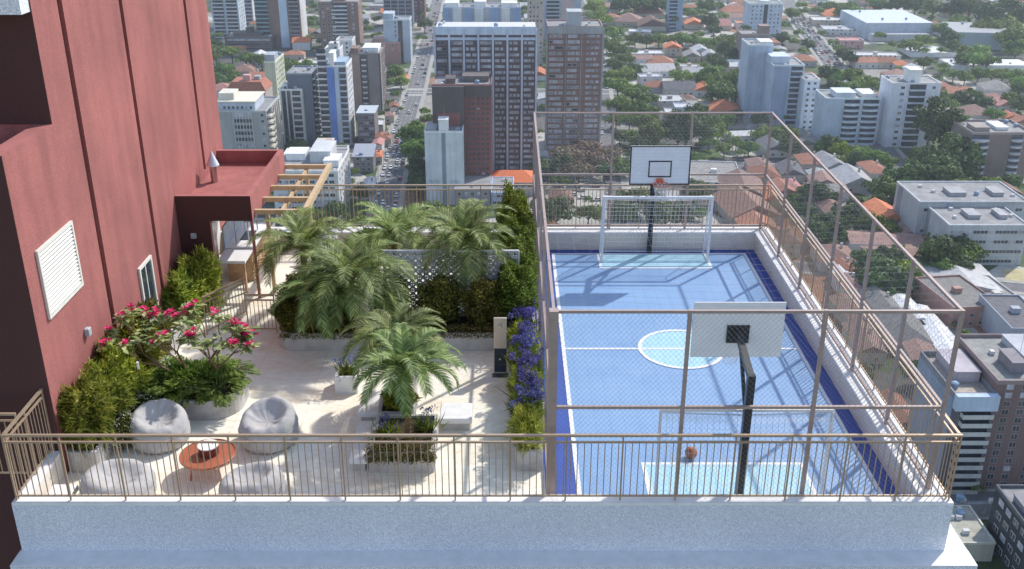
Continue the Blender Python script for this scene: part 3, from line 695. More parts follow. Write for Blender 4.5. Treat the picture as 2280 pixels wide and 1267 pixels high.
m_redfl = leafmat('red_petal', (.42,.004,.03), (.60,.01,.06), (.72,.05,.12), .2, 3.)
m_blue = leafmat('violet_blue_petal', (.10,.09,.34), (.17,.16,.50), (.32,.31,.68), .25, 3.)
m_yel = leafmat('yellow_green_leaf', (.10,.13,.01), (.25,.28,.02), (.42,.42,.06), .3, 2.)
m_dry = leafmat('straw_flower', (.30,.18,.05), (.55,.36,.12), (.80,.62,.35), .2, 3.)
m_whitefl = leafmat('tiny_white_flower', (.4,.42,.35), (.6,.6,.52), (.85,.85,.8), .2, 3.)
m_stem = plain('green_brown_stem', (.13,.12,.05), .8, .3, 10.)
def bush_mesh(name, rx, ry, rz, n, ln, wd, mat, up=.4, shell=.55, lump=.22, drop=0.):
    d = sphdirs(n, .25); d[:, 2] = np.abs(d[:, 2])*.95 + d[:, 2]*.05 if False else d[:, 2]
    ph = NR.uniform(0, 6.28, 6); lumpf = 1 + lump*np.sin(3.1*d[:,0]*2+ph[0])*np.sin(2.7*d[:,1]*2+ph[1]) + lump*.6*np.sin(6*d[:,2]+5*d[:,0]+ph[2])
    rad = (shell + (1-shell)*NR.random(n)**.5)*lumpf
    P = d*rad[:, None]*np.array([rx, ry, rz]); P[:, 2] += rz*.95
    D = d + NR.normal(size=(n, 3))*.55; D[:, 2] += up - drop; D /= np.linalg.norm(D, axis=1)[:, None]
    P[:, 2] = np.maximum(P[:, 2], .01)
    V, Fc = leafcloud(P, D, ln*NR.uniform(.6, 1.25, n), wd*NR.uniform(.7, 1.2, n))
    k = n//2; V2, F2 = leafshell(P[:k]*1.02, d[:k], ln*.8, wd*1.5, .5); V = np.concatenate([V, V2]); Fc = np.concatenate([Fc, F2 + n*4])
    return npmesh(name, V, Fc, mat)
def stems_mesh(rx, ry, h, n=7, rad=.012, mat=None):
    mb = MB()
    for i in range(n):
        a = random.uniform(0, 6.28); q = random.random()
        mb.tube([(.15*rx*math.cos(a), .15*ry*math.sin(a), 0), (.4*rx*q*math.cos(a), .4*ry*q*math.sin(a), h*.45), (.7*rx*q*math.cos(a+.3), .7*ry*q*math.sin(a+.3), h*.85)], [rad, rad*.7, rad*.3], n=5)
    return mb.mesh('stem', mat or m_stem)
def shrub(nm, lab, cat, loc, sz, n, ln, wd, mat, group=None, **k):
    t = thing(nm, lab, cat, loc, random.uniform(0, .4), group)
    inst('foliage', bush_mesh('foliage', sz[0], sz[1], sz[2], n, ln, wd, mat, **k), t)
    inst('stem', stems_mesh(sz[0], sz[1], sz[2]*1.6), t); return t
# hedge against the tower (slender pale leaves), front to back
for i, (x, y, rx, ry, rz, mt, lab) in enumerate([
    (-8.0, 16.75, .46, .48, .62, m_bamboo, 'bright bamboo like shrub at the front end of the tower hedge, behind the balustrade corner'),
    (-7.95, 17.5, .44, .5, .60, m_bamboo, 'bright bamboo like shrub second from the front in the tower hedge'),
    (-7.95, 18.35, .45, .5, .62, m_bamboo, 'bright bamboo like shrub third from the front in the tower hedge, under the wall light'),
    (-7.9, 19.25, .46, .52, .66, m_bamboo, 'green shrub in the tower hedge left of the red flowering tree'),
    (-7.95, 20.2, .42, .5, .62, m_bush, 'darker shrub in the tower hedge just before the glass door'),
    (-7.95, 22.8, .40, .5, .62, m_bamboo, 'light green shrub right of the glass door, before the annex'),
    (-7.75, 23.6, .50, .5, .75, m_bamboo, 'largest rounded shrub in front of the shaded annex wall')]):
    shrub('bamboo_shrub', lab, 'shrub', (x, y, .37 if i < 5 else 0), (rx, ry, rz), 4600, .17, .036, mt, 'slender leaved shrubs along the tower wall', up=.15, lump=.28, shell=.35)
# tiny white flowered ground plants
for (x, y, lab) in ((-7.55, 17.25, 'dark clump of tiny white flowers left of the first bean bag'), (-7.35, 18.05, 'dark clump of tiny white flowers behind the first bean bag')):
    t = thing('flowering_groundcover', lab, 'plant', (x, y, 0)); inst('foliage', bush_mesh('foliage', .36, .42, .34, 2600, .05, .02, m_bush, lump=.2, shell=.3), t)
    inst('blossom', bush_mesh('blossom', .38, .44, .36, 900, .022, .018, m_whitefl, lump=.2, shell=.85), t)
# philodendron like clumps in the oval planter
def philo(lab, loc, r, h, n=26):
    V = []; Fc = []; off = 0; stem = MB()
    for i in range(n):
        a = random.uniform(0, 6.283); tl = random.uniform(.3, 1.0); ln = r*random.uniform(.55, .8)
        ctr = Vector((math.cos(a)*r*tl*.75, math.sin(a)*r*tl*.75, h*(1.05-.55*tl)*random.uniform(.8, 1.1)))
        stem.bar((0,0,0), ctr, .012, n=4)
        dr = Vector((math.cos(a), math.sin(a), .35-.75*tl)).normalized(); sd = dr.cross(Vector((0,0,1))).normalized()
        for k in range(7):                         # deep lobes either side of a midrib
            f = k/6
            for s in (-1, 1):
                b0 = ctr + dr*ln*f*.85; lo = ln*(.42*math.sin(math.pi*(.25+.65*f))+.06)
                dd = (dr*.75 + sd*s*.9 + Vector((0,0,-.15))).normalized(); wv = dr*ln*.085
                V += [b0-wv*.4, b0+dd*lo*.5+wv, b0+dd*lo, b0+dd*lo*.45-wv]; Fc.append((off,off+1,off+2,off+3)); off += 4
    t = thing('philodendron', lab, 'plant', loc, 0, 'lobed leaf plants in the oval planter'); inst('foliage', npmesh('foliage', np.array([tuple(v) for v in V]), np.array(Fc), m_philo), t); stem.build('stem', m_stem, t)
for (x, y, lab) in ((-5.95, 18.55, 'bright lobed leaf plant spilling over the front right of the oval planter'), (-6.55, 18.45, 'lobed leaf plant at the front of the oval planter'), (-5.85, 19.2, 'lobed leaf plant at the right rear of the oval planter'),
                    (-6.3, 19.35, 'lobed leaf plant behind the flowering tree trunk'), (-7.1, 18.6, 'lobed leaf plant at the left end of the oval planter'), (-7.2, 19.2, 'shaded lobed leaf plant at the left rear of the oval planter')):
    philo(lab, (x, y, .38), .48, .42, 34)
inst_ = thing('low_shrub', 'dense dark green shrub filling the middle of the oval planter', 'shrub', (-6.6, 18.95, .36)); inst('foliage', bush_mesh('foliage', .85, .5, .26, 5200, .09, .03, m_philo, lump=.2, shell=.3), inst_)
# red flowering tree
def flower_tree():
    t = thing('flowering_tree', 'small spreading tree with red blossoms and large pale leaves in the oval planter', 'tree', (-6.35, 18.9, .42))
    rg = random.Random(11); tips = []; tr = MB()
    def grow(p, d, l, r, lvl):
        q = p + d*l; mid = p + d*l*.5 + Vector((rg.uniform(-.04,.04), rg.uniform(-.04,.04), .02))
        tr.tube([p, mid, q], [r, r*.85, r*.68], n=7)
        if lvl == 0: tips.append((q, d)); return
        for k in range(3 if lvl > 1 else 2):
            nd = (d + Vector((rg.uniform(-.85,.85), rg.uniform(-.6,.6), rg.uniform(-.15,.4)))).normalized(); grow(q, nd, l*rg.uniform(.62,.85), r*.66, lvl-1)
    for d, l in ((Vector((.25,.1,1)),.6), (Vector((-.75,.1,.8)),.62), (Vector((.6,-.1,.9)),.5), (Vector((-1.1,-.1,.62)),.8)): grow(Vector((0,0,0)), d.normalized(), l, .032, 3)
    tr.build('trunk', plain('brown_smooth_bark', (.22,.13,.08), .7, .25, 8., bump=.3), t)
    V = []; Fc = []; o = 0; FV = []; FF = []; fo = 0
    def leaf(p, d, ln, w):
        nonlocal o
        s = d.cross(Vector((0,0,1))); s = s.normalized() if s.length > .01 else Vector((1,0,0)); dn = Vector((0,0,-1))
        pts = [p, p+d*ln*.25+s*w*.38, p+d*ln*.6+s*w*.5-dn*-.0, p+d*ln+dn*ln*.18, p+d*ln*.6-s*w*.5, p+d*ln*.25-s*w*.38]
        V.extend(pts); Fc.append((o,o+1,o+2,o+3)); Fc.append((o,o+3,o+4,o+5)); o += 6
    for (q, d) in tips:
        for k in range(rg.randint(6, 10)):
            a = rg.uniform(0, 6.283); dd = Vector((math.cos(a), math.sin(a), rg.uniform(-.25,.55))).normalized(); leaf(q + Vector((rg.uniform(-.05,.05),)*3), dd, rg.uniform(.17,.28), rg.uniform(.075,.105))
        if rg.random() < .62:
            for c in range(rg.randint(2, 6)):
                cc = q + d*.08 + Vector((rg.uniform(-.07,.07), rg.uniform(-.07,.07), rg.uniform(-.03,.09)))
                for k in range(5):
                    a = k*1.2566 + rg.random(); dd = Vector((math.cos(a), math.sin(a), .45)).normalized(); s = dd.cross(Vector((0,0,1))).normalized(); L_ = .078
                    FV.extend([cc, cc+dd*L_*.55+s*L_*.33, cc+dd*L_, cc+dd*L_*.55-s*L_*.33]); FF.append((fo,fo+1,fo+2,fo+3)); fo += 4
    inst('foliage', npmesh('foliage', np.array([tuple(v) for v in V]), np.array(Fc), m_flame), t)
    inst('blossom', npmesh('blossom', np.array([tuple(v) for v in FV]), np.array(FF), m_redfl), t)
flower_tree()
# palms
def palm_mesh(seed, nf=30, L=1.35, lowest=68):
    rg = random.Random(seed); V = []; Fc = []; o = 0; rach = MB()
    for i in range(nf):
        a = i*2.39996 + rg.uniform(-.2,.2); e0 = R(80 - lowest*(i/nf)**.9 + rg.uniform(-7,7)); ln = L*rg.uniform(.86,1.1)*(1-.12*(i < 4))
        hd = Vector((math.cos(a), math.sin(a), 0)); p = Vector((0,0,0)) + hd*.03; e = e0; pts = [p.copy()]; dirs = []
        ns = 16
        for k in range(ns):
            d = hd*math.cos(e) + Vector((0,0,1))*math.sin(e); dirs.append(d); p = p + d*ln/ns; pts.append(p.copy()); e -= R(4.6 + 5.0*k/ns + 1.2*(i/nf))
        rach.tube(pts[::2], [.013*(1-.8*j/8)+.002 for j in range(len(pts[::2]))], n=4)
        sd = hd.cross(Vector((0,0,1))).normalized(); nl = 40
        for k in range(nl):
            f = .12 + .88*k/nl; kk = min(int(f*ns), ns-1); b0 = pts[kk].lerp(pts[kk+1], f*ns-kk); d = dirs[kk]
            ll = ln*.24*math.sin(math.pi*(.12+.80*f))**.7*rg.uniform(.85,1.1); up = sd.cross(d).normalized()
            if up.z < 0: up = -up
            for s in (-1, 1):
                dd = (d*(.75+.5*f) + sd*s*1.0 + up*.30).normalized(); wv = d*.013
                m1 = b0 + dd*ll*.55 + Vector((0,0,-.035*ll)); tp_ = b0 + dd*ll + Vector((0,0,-.22*ll))
                V += [b0-wv, b0+wv, m1+wv*1.1, m1-wv*1.1, tp_]; Fc.append((o,o+1,o+2,o+3)); Fc.append((o+3,o+2,o+4,o+4)); o += 5
    return V, Fc, rach
def palm(lab, loc, crown_z, L, seed, nf=30):
    t = thing('dwarf_date_palm', lab, 'palm', loc, random.uniform(0, 6), 'feathery dwarf palms in the terrace planters')
    V, Fc, rach = palm_mesh(seed, nf, L, 52 if seed == 21 else 68); h = crown_z - loc[2]; me = bpy.data.meshes.new('crown')
    me.from_pydata([tuple(v) for v in V], [], [tuple(dict.fromkeys(f)) for f in Fc]); me.materials.append(m_palmleaf); me.update()
    inst('crown', me, t, (0,0,h)); r_ = rach.build('frond_stem', plain('palm_frond_stem', (.16,.20,.07), .6, .2), t); r_.location = (0,0,h)
    tr = MB(); pts = []; rr_ = []; k = 26
    for i in range(k+1): f = i/k; pts.append((.03*math.sin(f*3), .02*math.sin(f*2.2), -.05 + (h+.05)*f)); rr_.append(.055 + .022*(f > .8) + .010*(i % 2))
    tr.tube(pts, rr_, n=10); tr.build('trunk', m_palmtrunk, t)
for lab, x, y, z0, cz, L, s, nf in (
    ('front palm with golden trunk standing in the grey planter behind the balustrade', -1.93, 16.95, .36, 1.80, 1.10, 21, 26),
    ('palm right behind and slightly left of the front palm', -2.25, 18.6, .32, 1.62, 1.05, 22, 30),
    ('largest spreading palm over the left end of the rear planter', -3.65, 21.85, .39, 1.50, 1.5, 23, 40),
    ('leftmost rear palm next to the pergola post', -5.0, 23.4, 0, 1.75, 1.35, 24, 32),
    ('rear palm between the pergola side palm and the screen wall palm, against the far parapet', -2.9, 24.6, 0, 1.55, 1.35, 25, 32),
    ('rightmost rear palm arching over the breeze block screen', -1.05, 23.3, 0, 1.98, 1.35, 26, 34),
    ('half hidden palm below the largest palm, at the front of the rear planter', -4.35, 21.6, .39, 1.2, 1.1, 27, 26)):
    palm(lab, (x, y, z0), cz, L*1.2, s, int(nf*1.05))
# bushes of the rear planter
for (x, y, rx, rz, lab) in ((-4.95, 21.75, .50, .46, 'dark rounded bush at the left end of the rear planter beside the low gate'), (-4.1, 21.9, .5, .52, 'dark bush under the largest palm'), (-2.75, 21.95, .42, .58, 'dark bush left of the gap before the screen wall'),
                            (-1.62, 21.95, .55, .60, 'broad dark bush in front of the breeze block screen'), (-.55, 21.95, .48, .60, 'dark bush behind the shower column')):
    shrub('rounded_bush', lab, 'bush', (x, y, .36), (rx, .42, rz), 5200, .085, .028, m_bush, 'dark rounded bushes in the rear planter', up=.2, lump=.22, shell=.35)
shrub('yellow_bush', 'yellow green bush between the two front palms', 'bush', (-2.2, 18.15, .32), (.34,.3,.26), 2000, .08, .025, m_yel, up=.3)
shrub('rounded_bush', 'olive bush left of the palms above the low gate', 'bush', (-5.15, 22.9, 0), (.42,.4,.62), 3800, .085, .028, m_bush, 'dark rounded bushes in the rear planter', up=.2)
# edging plants (trailing)
def trailing(lab, x0, x1, y, z, n, mats, group=None, spread=.16, ln=.07, vx=None, down=.28):
    t = thing('trailing_plant', lab, 'plant', ((x0+x1)/2, y, z), 0, group)
    for nm, m, frac, l_, w__ in (('foliage', mats[0], 1., ln, .018), ('blossom', mats[1], .35, .03, .018)):
        k = int(n*frac); P = np.stack([NR.uniform(-(x1-x0)/2, (x1-x0)/2, k), NR.normal(0, spread, k)*.8, NR.uniform(-down, .16, k)], 1)
        P[:, 1] = np.where(P[:, 2] < .02, -np.abs(P[:, 1])*.35 - .10, P[:, 1]); D = sphdirs(k, .2)
        V, Fc = leafcloud(P, D, l_, w__); inst(nm, npmesh(nm, V, Fc, m), t)
trailing('straw coloured flowers trailing over the front palm planter', -2.65, -1.35, 16.42, .42, 2400, (m_bush, m_dry), spread=.2, down=.16)
trailing('reddish ground cover trailing over the right half of the rear planter', -3.0, .05, 21.42, .45, 3000, (m_bush, m_dry), spread=.08, down=.1)
trailing('dark ground cover trailing over the left half of the rear planter', -5.3, -3.1, 21.42, .45, 2200, (m_bush, m_dry), spread=.1, down=.12)
# lilies / grasses with blue heads
def blue_clump(lab, loc, r, h, nb=150, nfl=420, seed=0, group='blue flowering clumps along the court fence'):
    t = thing('blue_lily', lab, 'flower', loc, 0, group)
    P = np.zeros((nb, 3)); P[:, :2] = NR.normal(0, r*.4, (nb, 2)); D = sphdirs(nb, 1.1); V, Fc = leafcloud(P, D, h*.95*NR.uniform(.6,1.1,nb), .022); inst('foliage', npmesh('foliage', V, Fc, m_hedge), t)
    heads = [(random.gauss(0, r*.55), random.gauss(0, r*.6), h*random.uniform(.75, 1.12)) for _ in range(max(6, nfl//28))]; st = MB()
    for hd in heads: st.bar((hd[0]*.4, hd[1]*.4, 0), hd, .008, n=3)
    st.build('stem', m_stem, t); k = nfl*2; H_ = np.array(heads)[NR.integers(0, len(heads), k)]; Dd = sphdirs(k, .2); V, Fc = leafcloud(H_ + Dd*.035, Dd, .055, .022); inst('blossom', npmesh('blossom', V, Fc, m_blue), t)
ys_ = [17.55, 18.3, 19.1, 19.9, 20.7, 21.5]; nm_ = ['nearest the viewer', 'second from the front', 'third from the front', 'beside the middle spike light', 'beside the rear spike light', 'farthest back, under the tall hedge']
for y, n_ in zip(ys_, nm_): blue_clump('violet blue lily clump in the fence planter, ' + n_, (.42, y, .38), .3, .62, 190, 620)
for (x, y, n_) in ((-2.35, 17.1, 'pale blue lily clump at the left of the front palm trunk'), (-1.6, 17.3, 'pale blue lily clump at the right of the front palm trunk'), (-3.5, 19.6, 'thin blue lily clump in the small white planter')):
    blue_clump(n_, (x, y, .34), .24, .36, 150, 60, group='blue lilies around the front palms')
for i, (y, rz, lab) in enumerate(((16.75, .32, 'grassy shrub at the front end of the fence planter'), (17.6, .28, 'grassy shrub second from the front of the fence planter'), (18.6, .26, 'grassy shrub third from the front of the fence planter'), (19.6, .26, 'grassy shrub in the middle of the fence planter'), (20.6, .28, 'grassy shrub before the tall hedge in the fence planter'))):
    shrub('grassy_shrub', lab, 'shrub', (.36, y, .36), (.30,.55,rz), 3000, .12, .014, m_hedge if i % 2 else m_bamboo, 'grassy shrubs in the fence planter', up=.7)
for i, (y, rx, rz, lab) in enumerate(((22.2, .46, .80, 'tall hedge shrub beside the screen wall end'), (23.2, .44, .90, 'tall hedge shrub second from the screen wall'), (24.3, .44, .98, 'tall hedge shrub in the middle of the fence hedge'), (25.4, .42, 1.0, 'tall hedge shrub near the rear parapet'), (26.6, .42, 1.05, 'tallest hedge shrub in the rear corner by the court fence'))):
    shrub('tall_hedge_shrub', lab, 'hedge', (.20, y, .35), (rx*1.08, .70, rz*.92), 6500, .10, .038, m_hedge, 'tall hedge shrubs along the court fence', up=.25, lump=.2, shell=.4)
for (x, y, rz, lab) in ((-3.9, 26.9, .45, 'low light green bush beside the rear parapet behind the palms'), (-.9, 27.0, .5, 'low light green bush near the rear parapet, right of the stool')):
    shrub('rounded_bush', lab, 'bush', (x, y, 0), (.6, .4, rz), 2600, .09, .03, m_hedge, up=.3)
# ================================================================ THE CITY
OCC = []                                       # footprints already taken: (cx, cy, radius)
BOXES = []                                     # picture rectangles of hand placed things
LAND = []                                      # landmarks for wording
m_slab = plain('white_render_trim', (.62,.62,.62), .7, .1, .3, dirt=.2)
m_roofgrey = plain('grey_roof_membrane', (.30,.30,.31), .85, .2, .25, dirt=.3)
WM = {}
def wallm(c, rough=.8):
    c = tuple(min(.84, x*1.28 + .01) for x in c)
    k = 'wall_%02d_%02d_%02d' % tuple(int(x*99) for x in c)
    return plain(k, c, rough, .10, .12, dirt=.35)
def winmesh(w_, h, frame, near):
    k = (round(w_, 2), round(h, 2), frame.name, near)
    if k not in WM:
        f = MB().box(-w_/2-.12, w_/2+.12, -.07, 0, -.12, h+.12).mesh('window', frame)
        p = MB().box(-w_/2, w_/2, -.10, -.071, 0, h).mesh('pane', m_winglass); p2 = MB().box(-w_/2, w_/2, -.10, -.071, 0, h).mesh('pane', m_palewin)
        mu = MB().box(-.05,.05,-.13,-.101,0,h).mesh('mullion', frame) if near else None
        WM[k] = (f, p, p2, mu)
    return WM[k]
class Facade:
    """local frame: x along the wall from 0 to width, y<0 is outward"""
    def __init__(s, t, origin, ang, width, nf, fh, z0=0.): s.t, s.o, s.a, s.w, s.nf, s.fh, s.z0 = t, Vector(origin), ang, width, nf, fh, z0
    def loc(s, x, z, y=0.):
        c, sn = math.cos(s.a), math.sin(s.a); return (s.o.x + c*x - sn*y, s.o.y + sn*x + c*y, s.o.z + z)
    def strip(s, u0, u1, kind, **k):
        x0, x1 = u0*s.w, u1*s.w; W_ = x1 - x0; mc = k.get('mat'); rg = random.Random(int(u0*977 + s.w*31)); f0 = k.get('f0', 0); f1 = k.get('f1', s.nf)
        out = []
        if kind == 'win':
            n = k.get('n', 2); ww = k.get('ww', 1.4); wh = k.get('wh', 1.3)
            for f in range(f0, f1):
                for i in range(n):
                    if rg.random() < k.get('skip', 0): continue
                    out.append((x0 + W_*(i+.5)/n, s.z0 + f*s.fh + 1.0, ww, wh))
        elif kind == 'ribbon':
            for f in range(f0, f1):
                if k.get('part'):
                    x = x0 + .4
                    while x < x1 - 1.2:
                        ww = min(rg.choice((1.2, 2.0, 3.2, 4.4)), x1 - .4 - x); 
                        if ww > .6: out.append((x + ww/2, s.z0 + f*s.fh + 1.0, round(ww, 1), 1.3))
                        x += ww + rg.choice((.5, .9))
                else: out.append((x0 + W_/2, s.z0 + f*s.fh + 1.0, W_ - .8, k.get('wh', 1.4)))
        elif kind == 'panel':
            z0, z1 = s.z0 + f0*s.fh, s.z0 + f1*s.fh + k.get('ex', 0); p = k.get('p', .35)
            o = MB().box(0, W_, -p, -.003, 0, z1 - z0).build('wall_panel', mc, s.t); o.location = s.loc(x0, z0); o.rotation_euler.z = s.a
        elif kind == 'recess':      # dark vertical glazed strip
            z0, z1 = s.z0 + f0*s.fh, s.z0 + f1*s.fh
            o = MB().box(0, W_, -.05, -.003, 0, z1 - z0).build('glazing', k.get('mat', m_glass), s.t); o.location = s.loc(x0, z0); o.rotation_euler.z = s.a
        elif kind == 'balc':
            d = k.get('d', 1.3); ph = k.get('ph', .95); bk = MB().box(0, W_, -.04, -.003, 0, (f1-f0)*s.fh).build('glazing', m_winglass, s.t)
            bk.location = s.loc(x0, s.z0 + f0*s.fh); bk.rotation_euler.z = s.a
            q = MB(); c_ = k.get('curve', 0)
            if c_:
                pts = [(0,-.045)] + [(W_*i/8, -d*(.45 + .55*math.sin(math.pi*i/8))) for i in range(9)] + [(W_,-.045)]; q.prism(pts, 0, ph)
            else: q.box(0, W_, -d, -.045, 0, .16).box(0, W_, -d, -d+.12, .161, ph).box(0,.12,-d+.121,-.045,.161,ph).box(W_-.12,W_,-d+.121,-.045,.161,ph)
            me = q.mesh('balcony', mc or m_slab)
            for f in range(f0, f1): inst('balcony', me, s.t, s.loc(x0, s.z0 + f*s.fh + .05), s.a)
            if k.get('fin'):
                fm = MB().box(-.1,.1,-.6,-.045,0,(f1-f0)*s.fh).mesh('fin', k['fin'])
                for i in range(k.get('nfin', 2)): inst('fin', fm, s.t, s.loc(x0 + W_*i/max(1,k.get('nfin',2)-1), s.z0+f0*s.fh), s.a)
        elif kind == 'fins':
            n = k.get('n', 8); fm = MB().box(-k.get('fw',.3),k.get('fw',.3),-k.get('p',.6),-.003,0,(f1-f0)*s.fh + k.get('ex',0)).mesh('pilaster', mc)
            for i in range(n): inst('pilaster', fm, s.t, s.loc(x0 + W_*i/(n-1), s.z0 + f0*s.fh), s.a)
        elif kind == 'bands':
            bm = MB().box(0, W_, -k.get('p',.25), -.003, 0, k.get('h', .9)).mesh('floor_band', mc)
            for f in range(f0, f1+1): inst('floor_band', bm, s.t, s.loc(x0, s.z0 + f*s.fh - .1), s.a)
        s.t['_w'] = s.t.get('_w', 0)
        fr = k.get('frame', m_slab); near = k.get('near', False)
        for (x, z, ww, wh) in out:
            if s.t['_w'] >= 100:
                SPILL.setdefault(s.t.name, (s.t, MB()))[1]
                mb = SPILL[s.t.name][1]; c, sn = math.cos(s.a), math.sin(s.a); a = len(mb.v); mb.box(x-ww/2, x+ww/2, -.08, -.004, z, z+wh)
                mb.v[a:] = [s.loc(vx, vz, vy) for vx, vy, vz in mb.v[a:]]; continue
            f_, p1, p2, mu = winmesh(ww, wh, fr, near); wo = inst('window', f_, s.t, s.loc(x, z), s.a)
            inst('pane', p2 if rg.random() < k.get('pale', .3) else p1, wo)
            if mu: inst('mullion', mu, wo)
            s.t['_w'] += 1
SPILL = {}
roofmatless = plain('blue_grey_tank', (.22,.32,.45), .5, .1)
def tower(lab, px0, px1, ytop, ybase, depth, wall, cat='building', name='apartment_building', rot=0., nf=None, roof=None, par=.9, box=True, roofbox=None, short=None, rear=0., group=None):
    """front wall from picture columns px0..px1 at the base line, height from the roof line"""
    A = G(px0, ybase); B = G(px1, ybase); Y = A.y; W_ = B.x - A.x; H = Wy((px0+px1)/2, ytop, Y).z - GZ
    # keep the widths true at roof height as verticals converge downwards
    At = Wy(px0, ytop, Y); Bt = Wy(px1, ytop, Y)
    if box: x0, x1 = At.x, Bt.x
    else: x0, x1 = A.x, B.x
    W_ = x1 - x0
    t = thing(name, lab, cat, (x0, Y, GZ), R(rot), group)
    MB().box(0, W_, 0, depth, 0, H).build('wall', wallm(wall), t)
    rm = roof or m_roofgrey
    MB().box(.35, W_-.35, .35, depth-.35, H, H+.15).build('roof', rm, t)
    p = MB()
    if par > 0:
        pm = wallm(tuple(min(.8, c*1.25+.05) for c in wall))
        for a in ((-.1,W_+.1,-.1,.3),(-.1,W_+.1,depth-.3,depth+.1),(-.1,.3,.301,depth-.301),(W_-.3,W_+.1,.301,depth-.301)): p.box(*a, H+.003, H+par)
        p.build('parapet', pm, t)
    for rb in (roofbox if roofbox is not None else [(.35,.65,.3,.7,3.2)]):
        u0,u1,v0,v1,h = rb[:5]; q = MB().box(u0*W_,u1*W_,v0*depth,v1*depth,H+.16,H+h); q.box(u0*W_-.2,u1*W_+.2,v0*depth-.2,v1*depth+.2,H+h+.001,H+h+.25); q.build('roof_house', wallm(rb[5] if len(rb) > 5 else wall), t)
    nf = nf or max(1, round(H/3.05)); fh = H/nf
    rg = random.Random(int(px0*7+ybase)); um = MB().box(-.7,.7,-.5,.5,0,1.0).mesh('air_conditioner', m_slab); tm = MB().lathe([(.001,0),(.9,0),(1.,1.4),(.5,1.7),(.001,1.75)], 12).mesh('water_tank', roofmatless)
    for _ in range(rg.randint(2, 6)):
        ux, uy = rg.uniform(1.5, max(1.6, W_-1.5)), rg.uniform(1.2, depth-1.2)
        if any(rb[0]*W_-1 < ux < rb[1]*W_+1 and rb[2]*depth-1 < uy < rb[3]*depth+1 for rb in (roofbox if roofbox is not None else [(.35,.65,.3,.7,3.2)])): continue
        if rg.random() < .3: inst('water_tank', tm, t, (ux, uy, H+.16))
        else: inst('air_conditioner', um, t, (ux, uy, H+.16), rg.choice((0, 1.57)))
    if rg.random() < .5: MB().bar((W_*.5, depth*.5, H+.16), (W_*.5, depth*.5, H+9), .12, n=5).build('antenna', m_steel, t)
    c, s = math.cos(R(rot)), math.sin(R(rot))
    OCC.append((x0 + c*W_/2 - s*depth/2, Y + s*W_/2 + c*depth/2, math.hypot(W_, depth)/2*.9))
    BOXES.append((px0-3, ytop-12, px1+6, ybase)); 
    if short: LAND.append((short, (px0+px1)/2, (ytop+ybase)/2))
    return t, Facade(t, (0,0,0), 0, W_, nf, fh), Facade(t, (W_,0,0), math.pi/2, depth, nf, fh), Facade(t, (0,depth,0), -math.pi/2, depth, nf, fh), W_, H, depth
dkbrown, brown, redbrown = (.10,.075,.07), (.20,.13,.11), (.19,.065,.055)
grey, ltgrey, blugrey, white, cream = (.30,.31,.33), (.48,.49,.51), (.36,.42,.50), (.64,.65,.67), (.55,.52,.45)
def spl(*a, **k): return tower(*a, **k)
# --- left cluster, far to near
t,f,r,l,*_ = spl('blue grey striped tower at the top left beside the red tower', 462, 522, -60, 84, 22, blugrey, short='the striped tower beside the red tower')
f.strip(.05,.45,'balc',mat=wallm((.5,.55,.62))); f.strip(.55,.95,'balc',mat=wallm((.5,.55,.62))); r.strip(.1,.9,'win',n=3)
t,f,r,l,*_ = spl('slim pale tower with dark windows second from the top left corner of the city', 531, 556, -50, 58, 18, ltgrey)
f.strip(.1,.9,'balc',mat=wallm(blugrey)); r.strip(.1,.9,'win',n=2)
t,f,r,l,*_ = spl('tall brown and pale blue tower with teal balcony bays behind the grove of trees', 558, 660, -70, 106, 26, brown, short='the brown and pale blue tower')
f.strip(.02,.30,'balc',mat=wallm((.20,.32,.36))); f.strip(.54,.72,'panel',mat=wallm((.42,.52,.66))); f.strip(.56,.70,'win',n=1); f.strip(.76,.97,'balc',mat=wallm((.25,.24,.28))); r.strip(.05,.95,'panel',mat=wallm(ltgrey),p=.2); r.strip(.1,.9,'win',n=3)
t,f,r,l,W_,H,D_ = spl('low dark brown block with stepped grey roof behind the grove', 500, 606, 84, 113, 22, dkbrown, roofbox=[(.15,.75,.2,.8,2.2,(.12,.10,.10)),(.42,.55,.3,.6,6,(.08,.07,.07))], short='the low dark brown block')
f.strip(.03,.97,'ribbon')
t,f,r,l,*_ = spl('brown tower with a central stack of white balconies near the top of the avenue', 709, 796, 6, 112, 24, brown, short='the brown tower with white balconies')
f.strip(.03,.30,'win',n=2,ww=1.6); f.strip(.32,.72,'balc',mat=wallm((.55,.57,.63))); f.strip(.76,.97,'win',n=1); r.strip(.1,.9,'win',n=3); r.strip(0,.08,'panel',mat=wallm((.3,.15,.1)))
t,f,r,l,*_ = spl('dark framed glass tower at the top edge left of the avenue', 852, 916, -40, 60, 18, (.08,.09,.12), short='the dark glass tower by the avenue')
f.strip(0,1,'fins',n=5,mat=wallm(blugrey)); f.strip(.05,.95,'balc',mat=wallm((.2,.23,.3)))
t,f,r,l,*_ = spl('dark brick tower behind the glass tower at the top edge', 917, 944, -30, 48, 16, (.15,.06,.06)); f.strip(.1,.9,'win',n=2)
t,f,r,l,*_ = spl('narrow pale blue tower with dark central slot left of the avenue', 853, 912, 46, 140, 16, blugrey, roofbox=[(0,.38,.1,.9,4.5,blugrey)], short='the narrow pale blue tower')
f.strip(.42,.48,'win',n=1,ww=.9); f.strip(.55,.72,'recess'); r.strip(.1,.9,'win',n=2)
t,f,r,l,*_ = spl('low pinkish brown block with plant room left of the narrow pale tower', 826, 890, 97, 144, 20, (.33,.18,.16), roofbox=[(.05,.45,.2,.8,2.5,(.4,.25,.22)),(.6,.9,.3,.8,2,ltgrey)], short='the pinkish brown block'); f.strip(.3,.9,'win',n=2,f0=3,ww=1)
